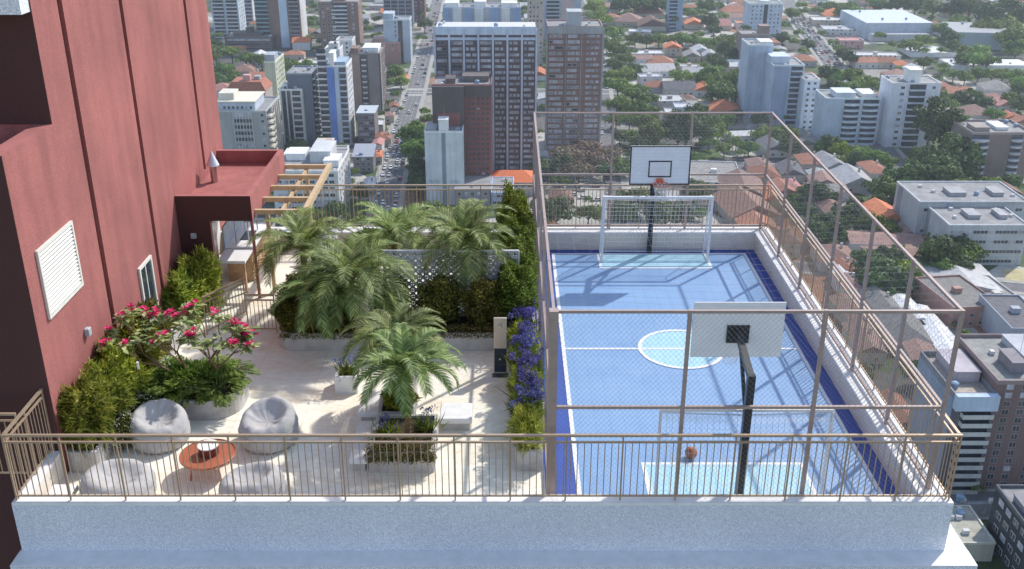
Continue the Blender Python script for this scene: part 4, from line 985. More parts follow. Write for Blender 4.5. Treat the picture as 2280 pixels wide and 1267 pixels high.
t,f,r,l,*_ = spl('dark brown apartment block with white roof edge behind the blue striped building', 776, 846, 122, 255, 24, dkbrown, roofbox=[(.05,.3,.1,.5,3,brown),(.4,.9,.3,.9,2.5,white)], short='the dark brown apartment block')
f.strip(.05,.35,'panel',mat=wallm((.28,.21,.18)),p=.5); f.strip(.4,.55,'balc'); f.strip(.6,.95,'panel',mat=wallm((.2,.18,.18)),p=.3); r.strip(.05,.95,'win',n=4); r.strip(0,.04,'panel',mat=m_slab)
t,f,r,l,*_ = spl('plain pale grey block behind the blue striped building', 722, 756, 112, 200, 14, (.5,.53,.57), roofbox=[(.3,.9,.1,.6,4,ltgrey)]); f.strip(.6,.9,'win',n=1,f1=30)
t,f,r,l,*_ = spl('pale grey rooftop block left of the pinkish brown block', 748, 784, 92, 150, 16, ltgrey, roofbox=[]); f.strip(.5,.8,'win',n=1)
t,f,r,l,*_ = spl('pale yellow green apartment block behind the mansard roof', 588, 612, 140, 240, 26, (.42,.44,.33), roofbox=[(.0,.9,.1,.5,4,(.3,.33,.38))], short='the yellow green block'); r.strip(.05,.95,'win',n=6)
t,f,r,l,*_ = spl('dark slate tower block standing behind the white office with vertical slots', 638, 693, 167, 320, 20, (.11,.13,.17), roofbox=[], short='the dark slate block'); r.strip(.1,.9,'balc',mat=m_slab)
t,f,r,l,W_,H,D_ = spl('white blue striped apartment tower with rooftop fin left of the avenue', 706, 771, 150, 322, 20, ltgrey, roofbox=[(.42,.58,.05,.5,7,white),(.6,.95,.1,.8,2.2,(.25,.33,.42))], short='the blue striped tower')
f.strip(.02,.32,'balc',mat=m_slab,f1=16); f.strip(.34,.56,'panel',mat=wallm((.12,.22,.55)),p=.5); f.strip(.37,.53,'win',n=1,ww=1); f.strip(.58,.72,'panel',mat=wallm((.42,.5,.6)),p=.3); f.strip(.74,.97,'balc',mat=wallm(blugrey)); r.strip(.1,.9,'win',n=4,ww=1)
t,f,r,l,W_,H,D_ = spl('white office block with dark vertical slots between the grey block and the blue striped tower', 622, 672, 202, 322, 22, (.52,.53,.54), roofbox=[(.1,.7,.1,.4,1.5,white)], short='the white office with slots')
f.strip(.05,.95,'win',n=2,f0=9,f1=10); f.strip(.08,.26,'recess',f1=9); f.strip(.32,.48,'recess',f1=9); f.strip(.55,.92,'balc',mat=m_slab,f1=9,d=.8); r.strip(.05,.3,'panel',mat=m_slab); r.strip(.4,.6,'recess'); r.strip(.7,.95,'panel',mat=m_slab)
# mansard building
t,f,r,l,W_,H,D_ = spl('apartment block with a terracotta mansard roof beside the grove', 504, 590, 203, 300, 18, (.35,.30,.28), roofbox=[], par=0, short='the mansard roof block')
m_terr = plain('terracotta_tiles', (.42,.16,.10), .8, .25, 1.2, dirt=.3)
MB().add([(-.5,-.5,H+.16),(W_+.5,-.5,H+.16),(W_+.5,D_+.5,H+.16),(-.5,D_+.5,H+.16),(2.5,2.5,H+4.5),(W_-2.5,2.5,H+4.5),(W_-2.5,D_-2.5,H+4.5),(2.5,D_-2.5,H+4.5)],[(3,2,1,0),(4,5,6,7),(0,1,5,4),(1,2,6,5),(2,3,7,6),(3,0,4,7)]).build('mansard_roof', m_terr, t)
MB().box(W_*.4,W_*.58,5,9,H+4.51,H+7.5).build('roof_house', wallm((.45,.25,.24)), t); MB().box(W_*.65,W_*.8,8,12,H+4.51,H+6.3).build('roof_house', wallm(grey), t); f.strip(.05,.95,'win',n=5)
# grey building with cream roof
t,f,r,l,W_,H,D_ = spl('grey apartment block with cream roof penthouse directly behind the red annex', 478, 592, 250, 372, 30, (.30,.31,.31), roofbox=[], short='the grey block with the cream roof')
MB().box(W_*.02,W_*.78,2,22,H+.16,H+4.6).build('penthouse', wallm((.42,.47,.55)), t); MB().box(W_*.0,W_*.8,1.2,23,H+4.61,H+5.0).build('roof', plain('cream_roof', (.72,.68,.56), .8, .06), t); MB().box(W_*.05,W_*.35,5,15,H+5.01,H+8.2).build('roof_house', wallm(cream), t)
ff = Facade(t,(W_*.02,2,H+.2),0,W_*.76,1,4.); ff.strip(.15,.95,'win',n=7,ww=1.1)
f.strip(.35,.72,'ribbon',wh=1.8,pale=.5); f.strip(.35,.72,'fins',n=7,mat=m_slab,fw=.12,p=.3); f.strip(.85,.99,'win',n=1)
r.strip(.04,.34,'balc',mat=wallm((.5,.48,.42)),d=2); r.strip(.4,.95,'fins',n=5,mat=wallm(cream),fw=.4); r.strip(.42,.93,'win',n=4)
# small ones along the avenue
t,f,r,l,W_,H,D_ = spl('small dark mid rise with pale metal roof left of the avenue', 795, 833, 256, 318, 16, (.15,.13,.14), roofbox=[], short='the small dark mid rise'); MB().box(-.6,W_+.6,-.6,D_+.6,H+.91,H+1.2).build('roof', plain('pale_metal_roof', (.50,.56,.62), .4, .1), t); f.strip(.05,.95,'win',n=3,ww=2.4,frame=wallm((.3,.3,.3)))
t,f,r,l,W_,H,D_ = spl('white stepped building complex seen over the pergola', 605, 752, 384, 486, 34, (.50,.51,.52), roofbox=[(.5,.82,.4,.9,5,ltgrey),(.75,.98,.2,.5,3,white),(.1,.4,.5,.8,3,white)], short='the white complex over the pergola'); f.strip(.05,.95,'win',n=9,ww=2.,near=True); r.strip(.05,.95,'win',n=5)
t,f,r,l,W_,H,D_ = spl('pale house block with rooftop terraces right of the annex roof', 688, 764, 352, 372, 20, (.5,.5,.5), roofbox=[(.1,.6,.2,.9,5,(.45,.44,.42)),(.45,.6,.3,.5,7,(.45,.3,.28))]); f.strip(.05,.95,'win',n=4)
t,f,r,l,W_,H,D_ = spl('dark house with a sloping solar roof beside the avenue', 786, 830, 350, 384, 12, (.16,.16,.18), roofbox=[], par=0); MB().add([(-.5,-.5,H+.1),(W_+.5,-.5,H+.1),(W_+.5,D_+.5,H+3),(-.5,D_+.5,H+3),(-.5,-.5,H+.4),(W_+.5,-.5,H+.4),(W_+.5,D_+.5,H+3.3),(-.5,D_+.5,H+3.3)],[(3,2,1,0),(4,5,6,7),(0,1,5,4),(1,2,6,5),(2,3,7,6),(3,0,4,7)]).build('solar_roof', plain('pale_solar_panels', (.40,.42,.48), .2, .15), t); f.strip(.1,.9,'win',n=3)
# --- centre
t,f,r,l,W_,H,D_ = spl('wide blue grey and white complex at the top edge behind the slab tower', 986, 1160, 18, 110, 22, (.34,.38,.46), roofbox=[(.02,.2,.2,.8,3,white),(.4,.55,.2,.8,4,white),(.75,.95,.2,.8,3,white)], short='the blue grey complex')
for u in (0,.28,.62): f.strip(u+.0,u+.09,'panel',mat=wallm((.20,.30,.48)),p=.8); f.strip(u+.13,u+.24,'panel',mat=wallm((.55,.58,.60)),p=1.2); f.strip(u+.14,u+.23,'win',n=1,ww=1.)
f.strip(.9,1,'panel',mat=wallm((.2,.3,.48)),p=.6)
t,f,r,l,*_ = spl('beige tower with small square windows behind the gap of the two big towers', 1176, 1212, -60, 150, 20, (.38,.34,.29), roofbox=[], short='the beige tower'); f.strip(.05,.95,'win',n=4,ww=1.1)
t,f,r,l,*_ = spl('blue and pink tower at the top edge above the brown brick tower', 1214, 1296, -60, 95, 20, (.30,.34,.42), roofbox=[], short='the blue and pink tower'); f.strip(.45,.8,'panel',mat=wallm((.42,.33,.33))); f.strip(.5,.75,'win',n=2); f.strip(.05,.4,'balc',mat=wallm(blugrey))
# slab tower
t,f,r,l,W_,H,D_ = spl('wide dark slab tower with seven bays and pale blue crown right of the avenue', 967, 1195, 64, 392, 18, (.115,.08,.085), nf=26, roofbox=[], par=.0, roof=plain('white_roof_sheet', (.6,.6,.6), .7, .1), short='the wide slab tower')
f.strip(0,1,'fins',n=8,mat=wallm((.42,.46,.56)),fw=.45,p=1.0); f.strip(.003,.997,'panel',mat=wallm((.45,.53,.64)),f0=25,f1=26,p=.5,ex=1.0); f.strip(.003,.997,'panel',mat=wallm((.42,.49,.60)),f0=24,f1=25,p=.3,ex=-1.2)
for i in range(7): f.strip(i/7+.012,(i+1)/7-.012,'ribbon',f1=24,part=(i % 2 == 0 or i > 3),pale=.62,frame=wallm((.2,.2,.24)))
f.strip(0,1,'bands',mat=wallm((.10,.07,.08)),f1=24,p=.35,h=.35)
# dark red block
t,f,r,l,W_,H,D_ = spl('dark brick building with flat black crown in front of the wide slab tower', 962, 1094, 192, 436, 20, redbrown, nf=22, roofbox=[(.22,.38,.2,.6,2.2,(.1,.08,.08)),(.5,.95,.4,.9,2.5,(.12,.1,.1))], short='the dark brick building')
f.strip(0,.54,'panel',mat=wallm((.085,.065,.065)),p=2.,ex=.2); f.strip(.54,1.,'panel',mat=wallm((.08,.06,.06)),f0=20,p=.3,ex=.2); fz = Facade(t,(0,-2.004,0),0,W_,22,H/22); fz.strip(.07,.47,'panel',mat=wallm((.24,.085,.075)),f1=17,p=.08)
f.strip(.58,.97,'win',n=5,f1=20,ww=1.1,wh=1.,pale=.05,frame=wallm(dkbrown)); 
# pale turret tower
t,f,r,l,W_,H,D_ = spl('pale blue blank walled tower with small turret in front of the dark brick building', 945, 1030, 296, 456, 16, (.47,.52,.56), roofbox=[(.37,.62,.05,.4,5.5,white),(.05,.3,.1,.9,1.2,grey)], short='the pale turret tower')
f.strip(.44,.55,'recess',mat=wallm((.22,.26,.30))); f.strip(.0,.44,'panel',mat=wallm((.48,.53,.57)),p=.5); f.strip(.55,1,'panel',mat=wallm((.50,.55,.58)),p=.5); r.strip(.0,.12,'panel',mat=m_slab); r.strip(.2,.9,'win',n=3)
gz = random.Random(5); gr = MB()
for u0, u1 in ((.06,.36),(.62,.88)):
    x = u0*W_; hz = H*.30
    while x < u1*W_: 
        x2 = x + gz.uniform(.25,.5); gr.bar((x,-.51,hz+gz.uniform(0,.6)),(x2,-.51,hz+gz.uniform(1.4,2.6)),.12,.02); gr.bar((x2,-.51,hz+gz.uniform(1.2,2.4)),(x2+.15,-.51,hz+gz.uniform(0,.8)),.12,.02); x = x2 + gz.uniform(.1,.35)
gr.build('graffiti', wallm((.20,.24,.24)), t)
# brown brick tower
t,f,r,l,W_,H,D_ = spl('tall brown brick tower with rows of small white windows left of the tree lined street', 1220, 1342, 62, 335, 20, (.235,.15,.13), nf=22, roofbox=[(.36,.62,.2,.7,7,(.35,.38,.4))], short='the brown brick tower')
f.strip(-.03,.0,'panel',mat=wallm(grey),p=.3); f.strip(1,1.03,'panel',mat=wallm(grey),p=.3)
for u in (.34,.62): f.strip(u-.006,u+.006,'panel',mat=wallm(grey),p=.5)
f.strip(.02,.30,'ribbon',part=True,pale=.9,f1=21); f.strip(.36,.60,'ribbon',part=True,pale=.8,f1=21); f.strip(.70,.97,'ribbon',part=True,pale=.9,f1=21); f.strip(0,1,'panel',mat=wallm((.33,.34,.35)),f0=21,p=.4,ex=.6); f.strip(0,1,'bands',mat=wallm((.20,.125,.11)),f1=21,h=.7,p=.12)
# orange roof pavilion and low blue building
t,f,r,l,W_,H,D_ = spl('low building with bright orange roof at the foot of the wide slab tower', 1092, 1192, 406, 436, 16, (.4,.38,.36), roofbox=[], par=0, short='the orange roofed pavilion'); MB().add([(-1,-1,H+.16),(W_+1,-1,H+.16),(W_+1,D_+1,H+.16),(-1,D_+1,H+.16),(5,D_/2,H+3.4),(W_-5,D_/2,H+3.4)],[(3,2,1,0),(0,1,5,4),(1,2,5),(2,3,4,5),(3,0,4)]).build('orange_roof', plain('bright_orange_tiles', (.66,.17,.06), .7, .15, 1.), t); f.strip(.05,.95,'win',n=6)
t,f,r,l,W_,H,D_ = spl('low slate roofed shed building above the rear balustrade', 1012, 1092, 424, 470, 26, (.22,.24,.28), roofbox=[], par=.3); f.strip(.05,.95,'win',n=5)
t,f,r,l,W_,H,D_ = spl('low blue building with many windows beside the court fence corner', 1094, 1144, 430, 474, 22, (.25,.34,.50), roofbox=[], par=.4); f.strip(.05,.95,'win',n=5); r.strip(.05,.95,'win',n=5)
# --- right
t,f,r,l,*_ = spl('slim blue glass tower at the top edge above the tree belt', 1494, 1526, -60, 68, 14, (.22,.30,.42), roofbox=[], short='the slim blue glass tower'); f.strip(.05,.6,'balc',mat=wallm((.3,.4,.55)))
t,f,r,l,*_ = spl('pale blue apartment block with central slot near the top of the busy road', 1669, 1744, 10, 82, 20, (.42,.48,.58), roofbox=[(.35,.6,.1,.5,2.5,white)], short='the pale block by the busy road'); f.strip(.05,.42,'win',n=3,ww=1.1); f.strip(.44,.56,'recess'); f.strip(.6,.95,'win',n=3,ww=1.1)
t,f,r,l,*_ = spl('brown block with turret behind the stepped pale blue towers', 1652, 1712, 78, 150, 18, (.22,.17,.16), roofbox=[(.65,1.,.0,.5,6,(.20,.15,.14))], short='the brown block with a turret'); f.strip(.05,.9,'win',n=3,ww=1.2)
t,f,r,l,W_,H,D_ = spl('tallest rear part of the stepped pale blue towers', 1668, 1722, 103, 262, 20, (.36,.43,.53), roofbox=[(.5,1.,.1,.6,2.,white)], group=None); f.strip(0,.25,'panel',mat=wallm((.30,.36,.46))); r.strip(.1,.9,'win',n=3)
t,f,r,l,W_,H,D_ = spl('middle stepped pale blue tower with blank blue facade', 1722, 1792, 148, 280, 22, (.38,.45,.56), roofbox=[(.0,.6,.3,.9,4,(.45,.52,.62))], short='the stepped pale blue towers'); f.strip(.05,.5,'panel',mat=wallm((.25,.31,.43)),p=.6); f.strip(.58,.95,'balc',mat=wallm(blugrey),d=.9)
t,f,r,l,W_,H,D_ = spl('lower right wing of the stepped pale blue towers with small square windows', 1792, 1826, 180, 290, 16, (.50,.55,.62), roofbox=[]); f.strip(.1,.9,'win',n=2,ww=1.4); r.strip(.1,.9,'win',n=4)
t,f,r,l,W_,H,D_ = spl('pale apartment block with curved balconies between the stepped towers and the white block', 1840, 1962, 222, 322, 20, (.42,.49,.57), roofbox=[(.2,.55,.1,.7,3,(.5,.55,.6)),(.7,.95,.2,.8,2,white)], short='the block with curved balconies')
f.strip(.0,.28,'panel',mat=wallm((.38,.45,.54)),p=1.,ex=1); f.strip(.34,.62,'balc',curve=1,d=2.4,mat=wallm((.55,.60,.66))); f.strip(.68,.97,'balc',curve=1,d=2.0,mat=wallm((.55,.60,.66))); r.strip(.1,.9,'win',n=3)
t,f,r,l,W_,H,D_ = spl('white apartment block with black balcony bays and rooftop cube', 1988, 2096, 188, 328, 18, (.56,.58,.66), nf=10, roofbox=[(.38,.62,.2,.7,6.5,white)], short='the white block with black balconies')
f.strip(.12,.32,'win',n=1,ww=1.9,near=True); f.strip(.36,.70,'balc',mat=wallm((.5,.52,.6)),d=1.5); f.strip(.74,.98,'win',n=1,f0=3,skip=.5); r.strip(.3,.7,'balc',mat=wallm((.3,.3,.3)))
t,f,r,l,W_,H,D_ = spl('brown apartment block with rounded white balcony stacks at the right edge', 2166, 2300, 300, 400, 24, (.20,.155,.14), roofbox=[(.1,.35,.2,.6,2,(.25,.22,.2)),(.5,.7,.3,.8,1.5,white)], par=1.2, short='the brown block at the right edge')
f.strip(.0,.28,'balc',curve=1,d=2.6,mat=wallm((.5,.5,.52))); f.strip(.66,.84,'balc',curve=1,d=2.4,mat=wallm((.45,.45,.47)))
# warehouses
t,f,r,l,W_,H,D_ = spl('large pale metal warehouse at the upper right with blue grey front', 1930, 2080, 52, 88, 70, (.38,.45,.53), name='warehouse', cat='warehouse', roofbox=[], par=0, roof=plain('pale_metal_roof', (.50,.56,.62), .4, .1), short='the large warehouse'); f.strip(.02,.98,'bands',mat=m_slab,h=.5); MB().box(2,W_-6,-9,-.1,0,H*.45).build('canopy_wing', wallm((.5,.5,.52)), t)
t,f,r,l,W_,H,D_ = spl('second long metal warehouse with dark ribbed roof beyond the large warehouse', 2130, 2268, 72, 108, 50, (.30,.36,.40), name='warehouse', cat='warehouse', rot=-8, roofbox=[], par=0, roof=plain('dark_metal_roof', (.26,.27,.30), .5, .15), short='the second warehouse')
for (a, b, c_, d_, dep, lab) in ((2030, 2130, 118, 128, 28, 'long white roofed shed left of the trees on the right'), (2120, 2300, 146, 157, 22, 'long white sawtooth roofed shed above the tree row on the right')):
    t,f,r,l,W_,H,D_ = spl(lab, a, b, c_, d_, dep, white, name='shed', cat='shed', roofbox=[], par=0, roof=plain('white_metal_roof', (.62,.64,.66), .5, .1))
t,f,r,l,W_,H,D_ = spl('pink two storey house by the busy road', 1872, 1924, 92, 108, 14, (.55,.30,.29), name='house', cat='house', roofbox=[], roof=plain('pink_roof', (.5,.25,.24), .8, .1), short='the pink house'); f.strip(.1,.9,'win',n=3)
# grey housing bars
for (a, b, yt, yb, dep, lab, sh) in ((2114, 2290, 504, 590, 26, 'front one of two grey flat roofed housing bars on the right', 'the front grey housing bar'), (2048, 2290, 452, 545, 26, 'rear one of two grey flat roofed housing bars on the right', 'the rear grey housing bar')):
    t,f,r,l,W_,H,D_ = spl(lab, a, b, yt, yb, dep, (.36,.38,.40), roofbox=[(.35,.5,.3,.6,1.5,(.3,.3,.32)),(.75,.85,.3,.6,1.5,(.3,.3,.32))], short=sh, nf=4, par=.7, name='housing_block')
    f.strip(.03,.97,'win',n=10,ww=2.6,wh=1.2,near=True,frame=wallm((.45,.45,.42))); f.strip(0,1,'bands',mat=wallm((.42,.43,.42)),h=.3,p=.1); l.strip(.1,.3,'recess',mat=wallm((.2,.22,.25)))
# near buildings bottom right
t,f,r,l,W_,H,D_ = spl('mauve brown apartment tower with curved parapet at the lower right edge', 2222, 2420, 856, 1090, 25, (.15,.105,.105), nf=13, roofbox=[(.25,.4,.2,.5,3,(.2,.18,.2)),(.5,.8,.3,.9,2,(.35,.36,.4))], par=1.1, short='the mauve brown tower', roof=plain('grey_green_roof', (.28,.28,.27), .85, .2, .5))
f.strip(.06,.40,'win',n=2,ww=1.5,pale=.12,near=True,frame=wallm((.3,.28,.28))); f.strip(.45,.95,'win',n=3,ww=1.5,pale=.12,near=True,frame=wallm((.3,.28,.28)))
t,f,r,l,W_,H,D_ = spl('blue grey apartment block with stacked pale balconies and blue parapet left of the mauve tower', 2124, 2218, 888, 1092, 22, (.11,.11,.13), nf=11, roofbox=[(.3,.9,.35,.9,3,(.35,.32,.35))], par=1.6, short='the block with stacked pale balconies', roof=plain('beige_roof_tiles', (.46,.40,.34), .85, .2, .8))
f.strip(.22,.95,'balc',mat=wallm((.40,.41,.40)),f1=10,d=1.8,ph=1.2); f.strip(0,1,'panel',mat=wallm((.36,.44,.55)),f0=10,p=1.9,ex=1.6); l.strip(0,1,'panel',mat=wallm((.22,.27,.36)),p=.2); l.strip(.1,.9,'win',n=3)
t,f,r,l,W_,H,D_ = spl('dark low rise with white roof edges at the bottom right corner', 2300, 2440, 1196, 1310, 18, (.035,.04,.05), nf=4, roofbox=[(.1,.3,.3,.7,2,(.2,.2,.22))], par=.9); f.strip(.05,.9,'win',n=5,near=True); l.strip(.1,.9,'win',n=4,ww=2,near=True)
t,f,r,l,W_,H,D_ = spl('low beige flat roofed building beside the lower right street', 2134, 2216, 1212, 1250, 14, (.32,.31,.27), nf=1, roofbox=[], par=.5, roof=plain('beige_roof', (.42,.41,.35), .85, .15, .6))
t,f,r,l,W_,H,D_ = spl('long low wall painted with faded murals at the lower right street', 2122, 2226, 1122, 1152, 1, (.33,.35,.38), name='street_wall', cat='wall', roofbox=[], par=0, nf=1)
gm = MB(); gz = random.Random(8)
for u in (.25,.3,.34,.62,.68,.72): gm.bar((u*W_,-.02,H*.25),(u*W_+gz.uniform(-1.,1.2),-.02,H*gz.uniform(.6,.85)),.35,.02)
gm.build('mural', m_slab, t)
# ---------------------------------------------------------------- ground, roads
def ground_mat():
    m, nt, b = mk('city_ground'); pos = worldpos(nt)
    v = N(nt, 'ShaderNodeTexVoronoi'); v.inputs['Scale'].default_value = .045; nt.links.new(pos, v.inputs['Vector'])
    sp = N(nt, 'ShaderNodeSeparateColor'); nt.links.new(v.outputs['Color'], sp.inputs[0])
    c = ramp(nt, sp.outputs[0], [(0,(.10,.10,.10)),(.25,(.06,.10,.03)),(.45,(.30,.29,.27)),(.6,(.05,.08,.03)),(.75,(.46,.45,.43)),(.88,(.13,.12,.11)),(.95,(.28,.15,.09))], 'CONSTANT')
    n1 = noise(nt, .25, 6, .7, vec=pos); f = ramp(nt, n1, [(.3,(.6,.6,.6)),(.7,(1.25,1.25,1.2))]); c = mixrgb(nt, 1., c, f, 'MULTIPLY')
    nt.links.new(c, b.inputs['Base Color']); b.inputs['Roughness'].default_value = .95; return m
tag(MB().add([(-9000,-3000,GZ),(9000,-3000,GZ),(9000,14000,GZ),(-9000,14000,GZ)],[(0,1,2,3)]).build('ground', ground_mat()), kind='structure')
m_asph = plain('asphalt', (.17,.17,.18), .9, .15, .3, dirt=.3); m_pave = plain('pavement', (.36,.35,.33), .9, .15, .5)
m_mark = plain('road_marking', (.62,.62,.60), .8, .1)
ROADS = []
def road(nm, pts, w, mat=m_asph, lanes=True, dz=.0):
    pts = [Vector((p[0], p[1], 0)) for p in pts]; ROADS.append((pts, w))
    def off(o, z):
        out = []
        for i, p in enumerate(pts):
            d = (pts[min(i+1, len(pts)-1)] - pts[max(i-1, 0)]).normalized(); out.append((p.x + d.y*o, p.y - d.x*o, z))
        return out
    def sh(name, o0, o1, z, m):
        A, B = off(o0, z), off(o1, z); n = len(A); return tag(MB().add(A + B, [(i, i+1, n+i+1, n+i) for i in range(n-1)]).build(name, m), kind='structure')
    sh(nm, -w/2, w/2, GZ+.10+dz, mat)
    for s in (-1, 1):
        a, b = sorted((s*w/2, s*(w/2+2.6))); A, B = off(a, 0), off(b, 0); mb = MB()
        for i in range(len(pts)-1):
            z0, z1 = GZ+.02+dz, GZ+.24+dz; mb.add([(*A[i][:2],z0),(*A[i+1][:2],z0),(*B[i+1][:2],z0),(*B[i][:2],z0),(*A[i][:2],z1),(*A[i+1][:2],z1),(*B[i+1][:2],z1),(*B[i][:2],z1)],[(0,3,2,1),(4,5,6,7),(0,1,5,4),(1,2,6,5),(2,3,7,6),(3,0,4,7)])
        tag(mb.build('pavement', m_pave), kind='structure')
    if lanes:
        mb = MB()
        for k in range(-1, 2):
            if w < 9 and k: continue
            for i in range(len(pts)-1):
                L = (pts[i+1]-pts[i]).length; d = (pts[i+1]-pts[i]).normalized(); n_ = Vector((d.y, -d.x, 0)); q = 0
                while q < L-3:
                    a = pts[i] + d*q + n_*k*w/4; c = a + d*3; z = GZ+.105+dz+.02; mb.add([(*(a-n_*.09)[:2],z),(*(a+n_*.09)[:2],z),(*(c+n_*.09)[:2],z),(*(c-n_*.09)[:2],z)],[(0,1,2,3)]); q += 8
        tag(mb.build('road_markings', m_mark), kind='structure')
av = [(G(842,560).x, G(842,560).y), (G(862,440).x, G(862,440).y), (G(893,300).x, G(893,300).y), (G(925,200).x, G(925,200).y), (G(950,100).x, G(950,100).y), (G(972,4).x, G(972,4).y), (-90, 1900)]
road('avenue', av, 10.5)
st2 = [(G(1240,640).x-10, 260), (46, 400), (G(1352,300).x, G(1352,300).y), (G(1330,90).x, G(1330,90).y), (70, 1900)]; road('side_street', st2, 8, lanes=False)
bz = [(G(2120,520).x, G(2120,520).y), (G(1960,330).x, G(1960,330).y), (G(1895,200).x, G(1895,200).y), (G(1845,130).x, G(1845,130).y), (G(1790,62).x, G(1790,62).y), (G(1740,-20).x, G(1740,-20).y), (300, 1900)]; road('busy_road', bz, 14, dz=.03)
road('cross_street', [(-500, 508), (-20, 506), (60, 500), (240, 470), (520, 430)], 9, lanes=False, dz=-.04); road('cross_street', [(-500, 660), (0, 655), (320, 640), (700, 600)], 9, lanes=False, dz=-.045)
road('cross_street', [(-600, 830), (0, 830), (700, 850)], 9, lanes=False, dz=-.05); road('cross_street', [(-10, 385), (60, 372), (150, 350), (330, 300)], 8, lanes=False, dz=-.055)
p0 = G(2200, 1130); road('near_street', [(p0.x-60, p0.y+2), (p0.x+80, p0.y+2)], 9, lanes=False)
# zebra crossings
zb = MB()
for (px, py) in ((862,345),(925,200),(917,212)):
    c = G(px, py)
    for i in range(-6, 7): zb.box(c.x+i*1.0-.28, c.x+i*1.0+.28, c.y-2.2, c.y+2.2, GZ+.135, GZ+.14)
tag(zb.build('zebra_crossing', m_mark), kind='structure')
m_dirt = plain('red_dirt', (.34,.17,.10), .95, .25, .15); m_grass = plain('lawn_grass', (.10,.17,.04), .95, .3, .3); m_palec = plain('pale_concrete_yard', (.44,.43,.40), .9, .18, .2, dirt=.2)
def patch(nm, pts, m, z=.03):
    P = [G(*p) for p in pts]; tag(MB().add([(p.x, p.y, GZ+z) for p in P], [tuple(range(len(P)-1, -1, -1))]).build(nm, m), kind='structure')
    c = sum(P, Vector())/len(P); OCC.append((c.x, c.y, min((p-c).length for p in P)*.75))
patch('bare_dirt_lot', [(2138,695),(2160,672),(2235,722),(2262,740),(2180,742)], m_dirt)
patch('bare_dirt_lot', [(1700,500),(1740,470),(1900,640),(1960,720),(1880,735),(1760,600)], m_dirt)
patch('paved_yard', [(1240,372),(1300,350),(1420,400),(1640,500),(1240,500)], m_palec, .04)
patch('paved_yard', [(1560,330),(1600,306),(1700,312),(1710,345),(1620,350)], m_palec, .04)
patch('lawn', [(1530,340),(1590,330),(1605,345),(1545,355)], m_grass, .05)
patch('lawn', [(1800,170),(1850,155),(1900,165),(1850,178)], m_grass, .05)
patch('lawn', [(1960,640),(2050,640),(2080,700),(2010,705)], m_grass, .05)
patch('lawn', [(2060,92),(2090,88),(2100,100),(2060,104)], m_grass, .05)
patch('paved_yard', [(2230,600),(2300,600),(2300,650),(2250,650)], plain('yellow_sand_yard', (.5,.44,.25), .9, .2, .3), .04)
OCC.append((-60, 250, 60))
# ---------------------------------------------------------------- houses
tile_mats = {}
def roofmat(kind):
    if kind in tile_mats: return tile_mats[kind]
    base = {'terracotta': (.40,.17,.105), 'orange': (.62,.20,.09), 'brown': (.25,.14,.11), 'grey': (.26,.25,.24), 'white': (.62,.63,.65), 'rust': (.33,.20,.17), 'slate': (.15,.15,.17), 'pink': (.46,.22,.20), 'pale': (.45,.45,.46)}[kind]
    m, nt, b = mk(kind + '_roof'); tc = N(nt, 'ShaderNodeTexCoord'); oi = N(nt, 'ShaderNodeObjectInfo')
    n1 = noise(nt, .5, 6, .7, vec=worldpos(nt)); c = ramp(nt, n1, [(.28, tuple(x*.55 for x in base)), (.5, base), (.75, tuple(min(1, x*1.25) for x in base))])
    wv = N(nt, 'ShaderNodeTexWave'); wv.inputs['Scale'].default_value = .9 if kind in ('white','rust','pale') else 1.6; wv.inputs['Distortion'].default_value = .4; nt.links.new(tc.outputs['Object'], wv.inputs['Vector'])
    f = ramp(nt, wv.outputs[0], [(.2, (.72,.72,.74)), (.7, (1.08,1.08,1.08))]); c = mixrgb(nt, 1., c, f, 'MULTIPLY')
    h = N(nt, 'ShaderNodeHueSaturation'); mr = N(nt, 'ShaderNodeMapRange'); mr.inputs[3].default_value = .7; mr.inputs[4].default_value = 1.2; nt.links.new(oi.outputs['Random'], mr.inputs[0]); nt.links.new(mr.outputs[0], h.inputs['Value']); nt.links.new(c, h.inputs['Color'])
    nt.links.new(h.outputs[0], b.inputs['Base Color']); b.inputs['Roughness'].default_value = .45 if kind in ('white','pale') else .85; tile_mats[kind] = m; return m
SEEN = {}
LABELQ = []
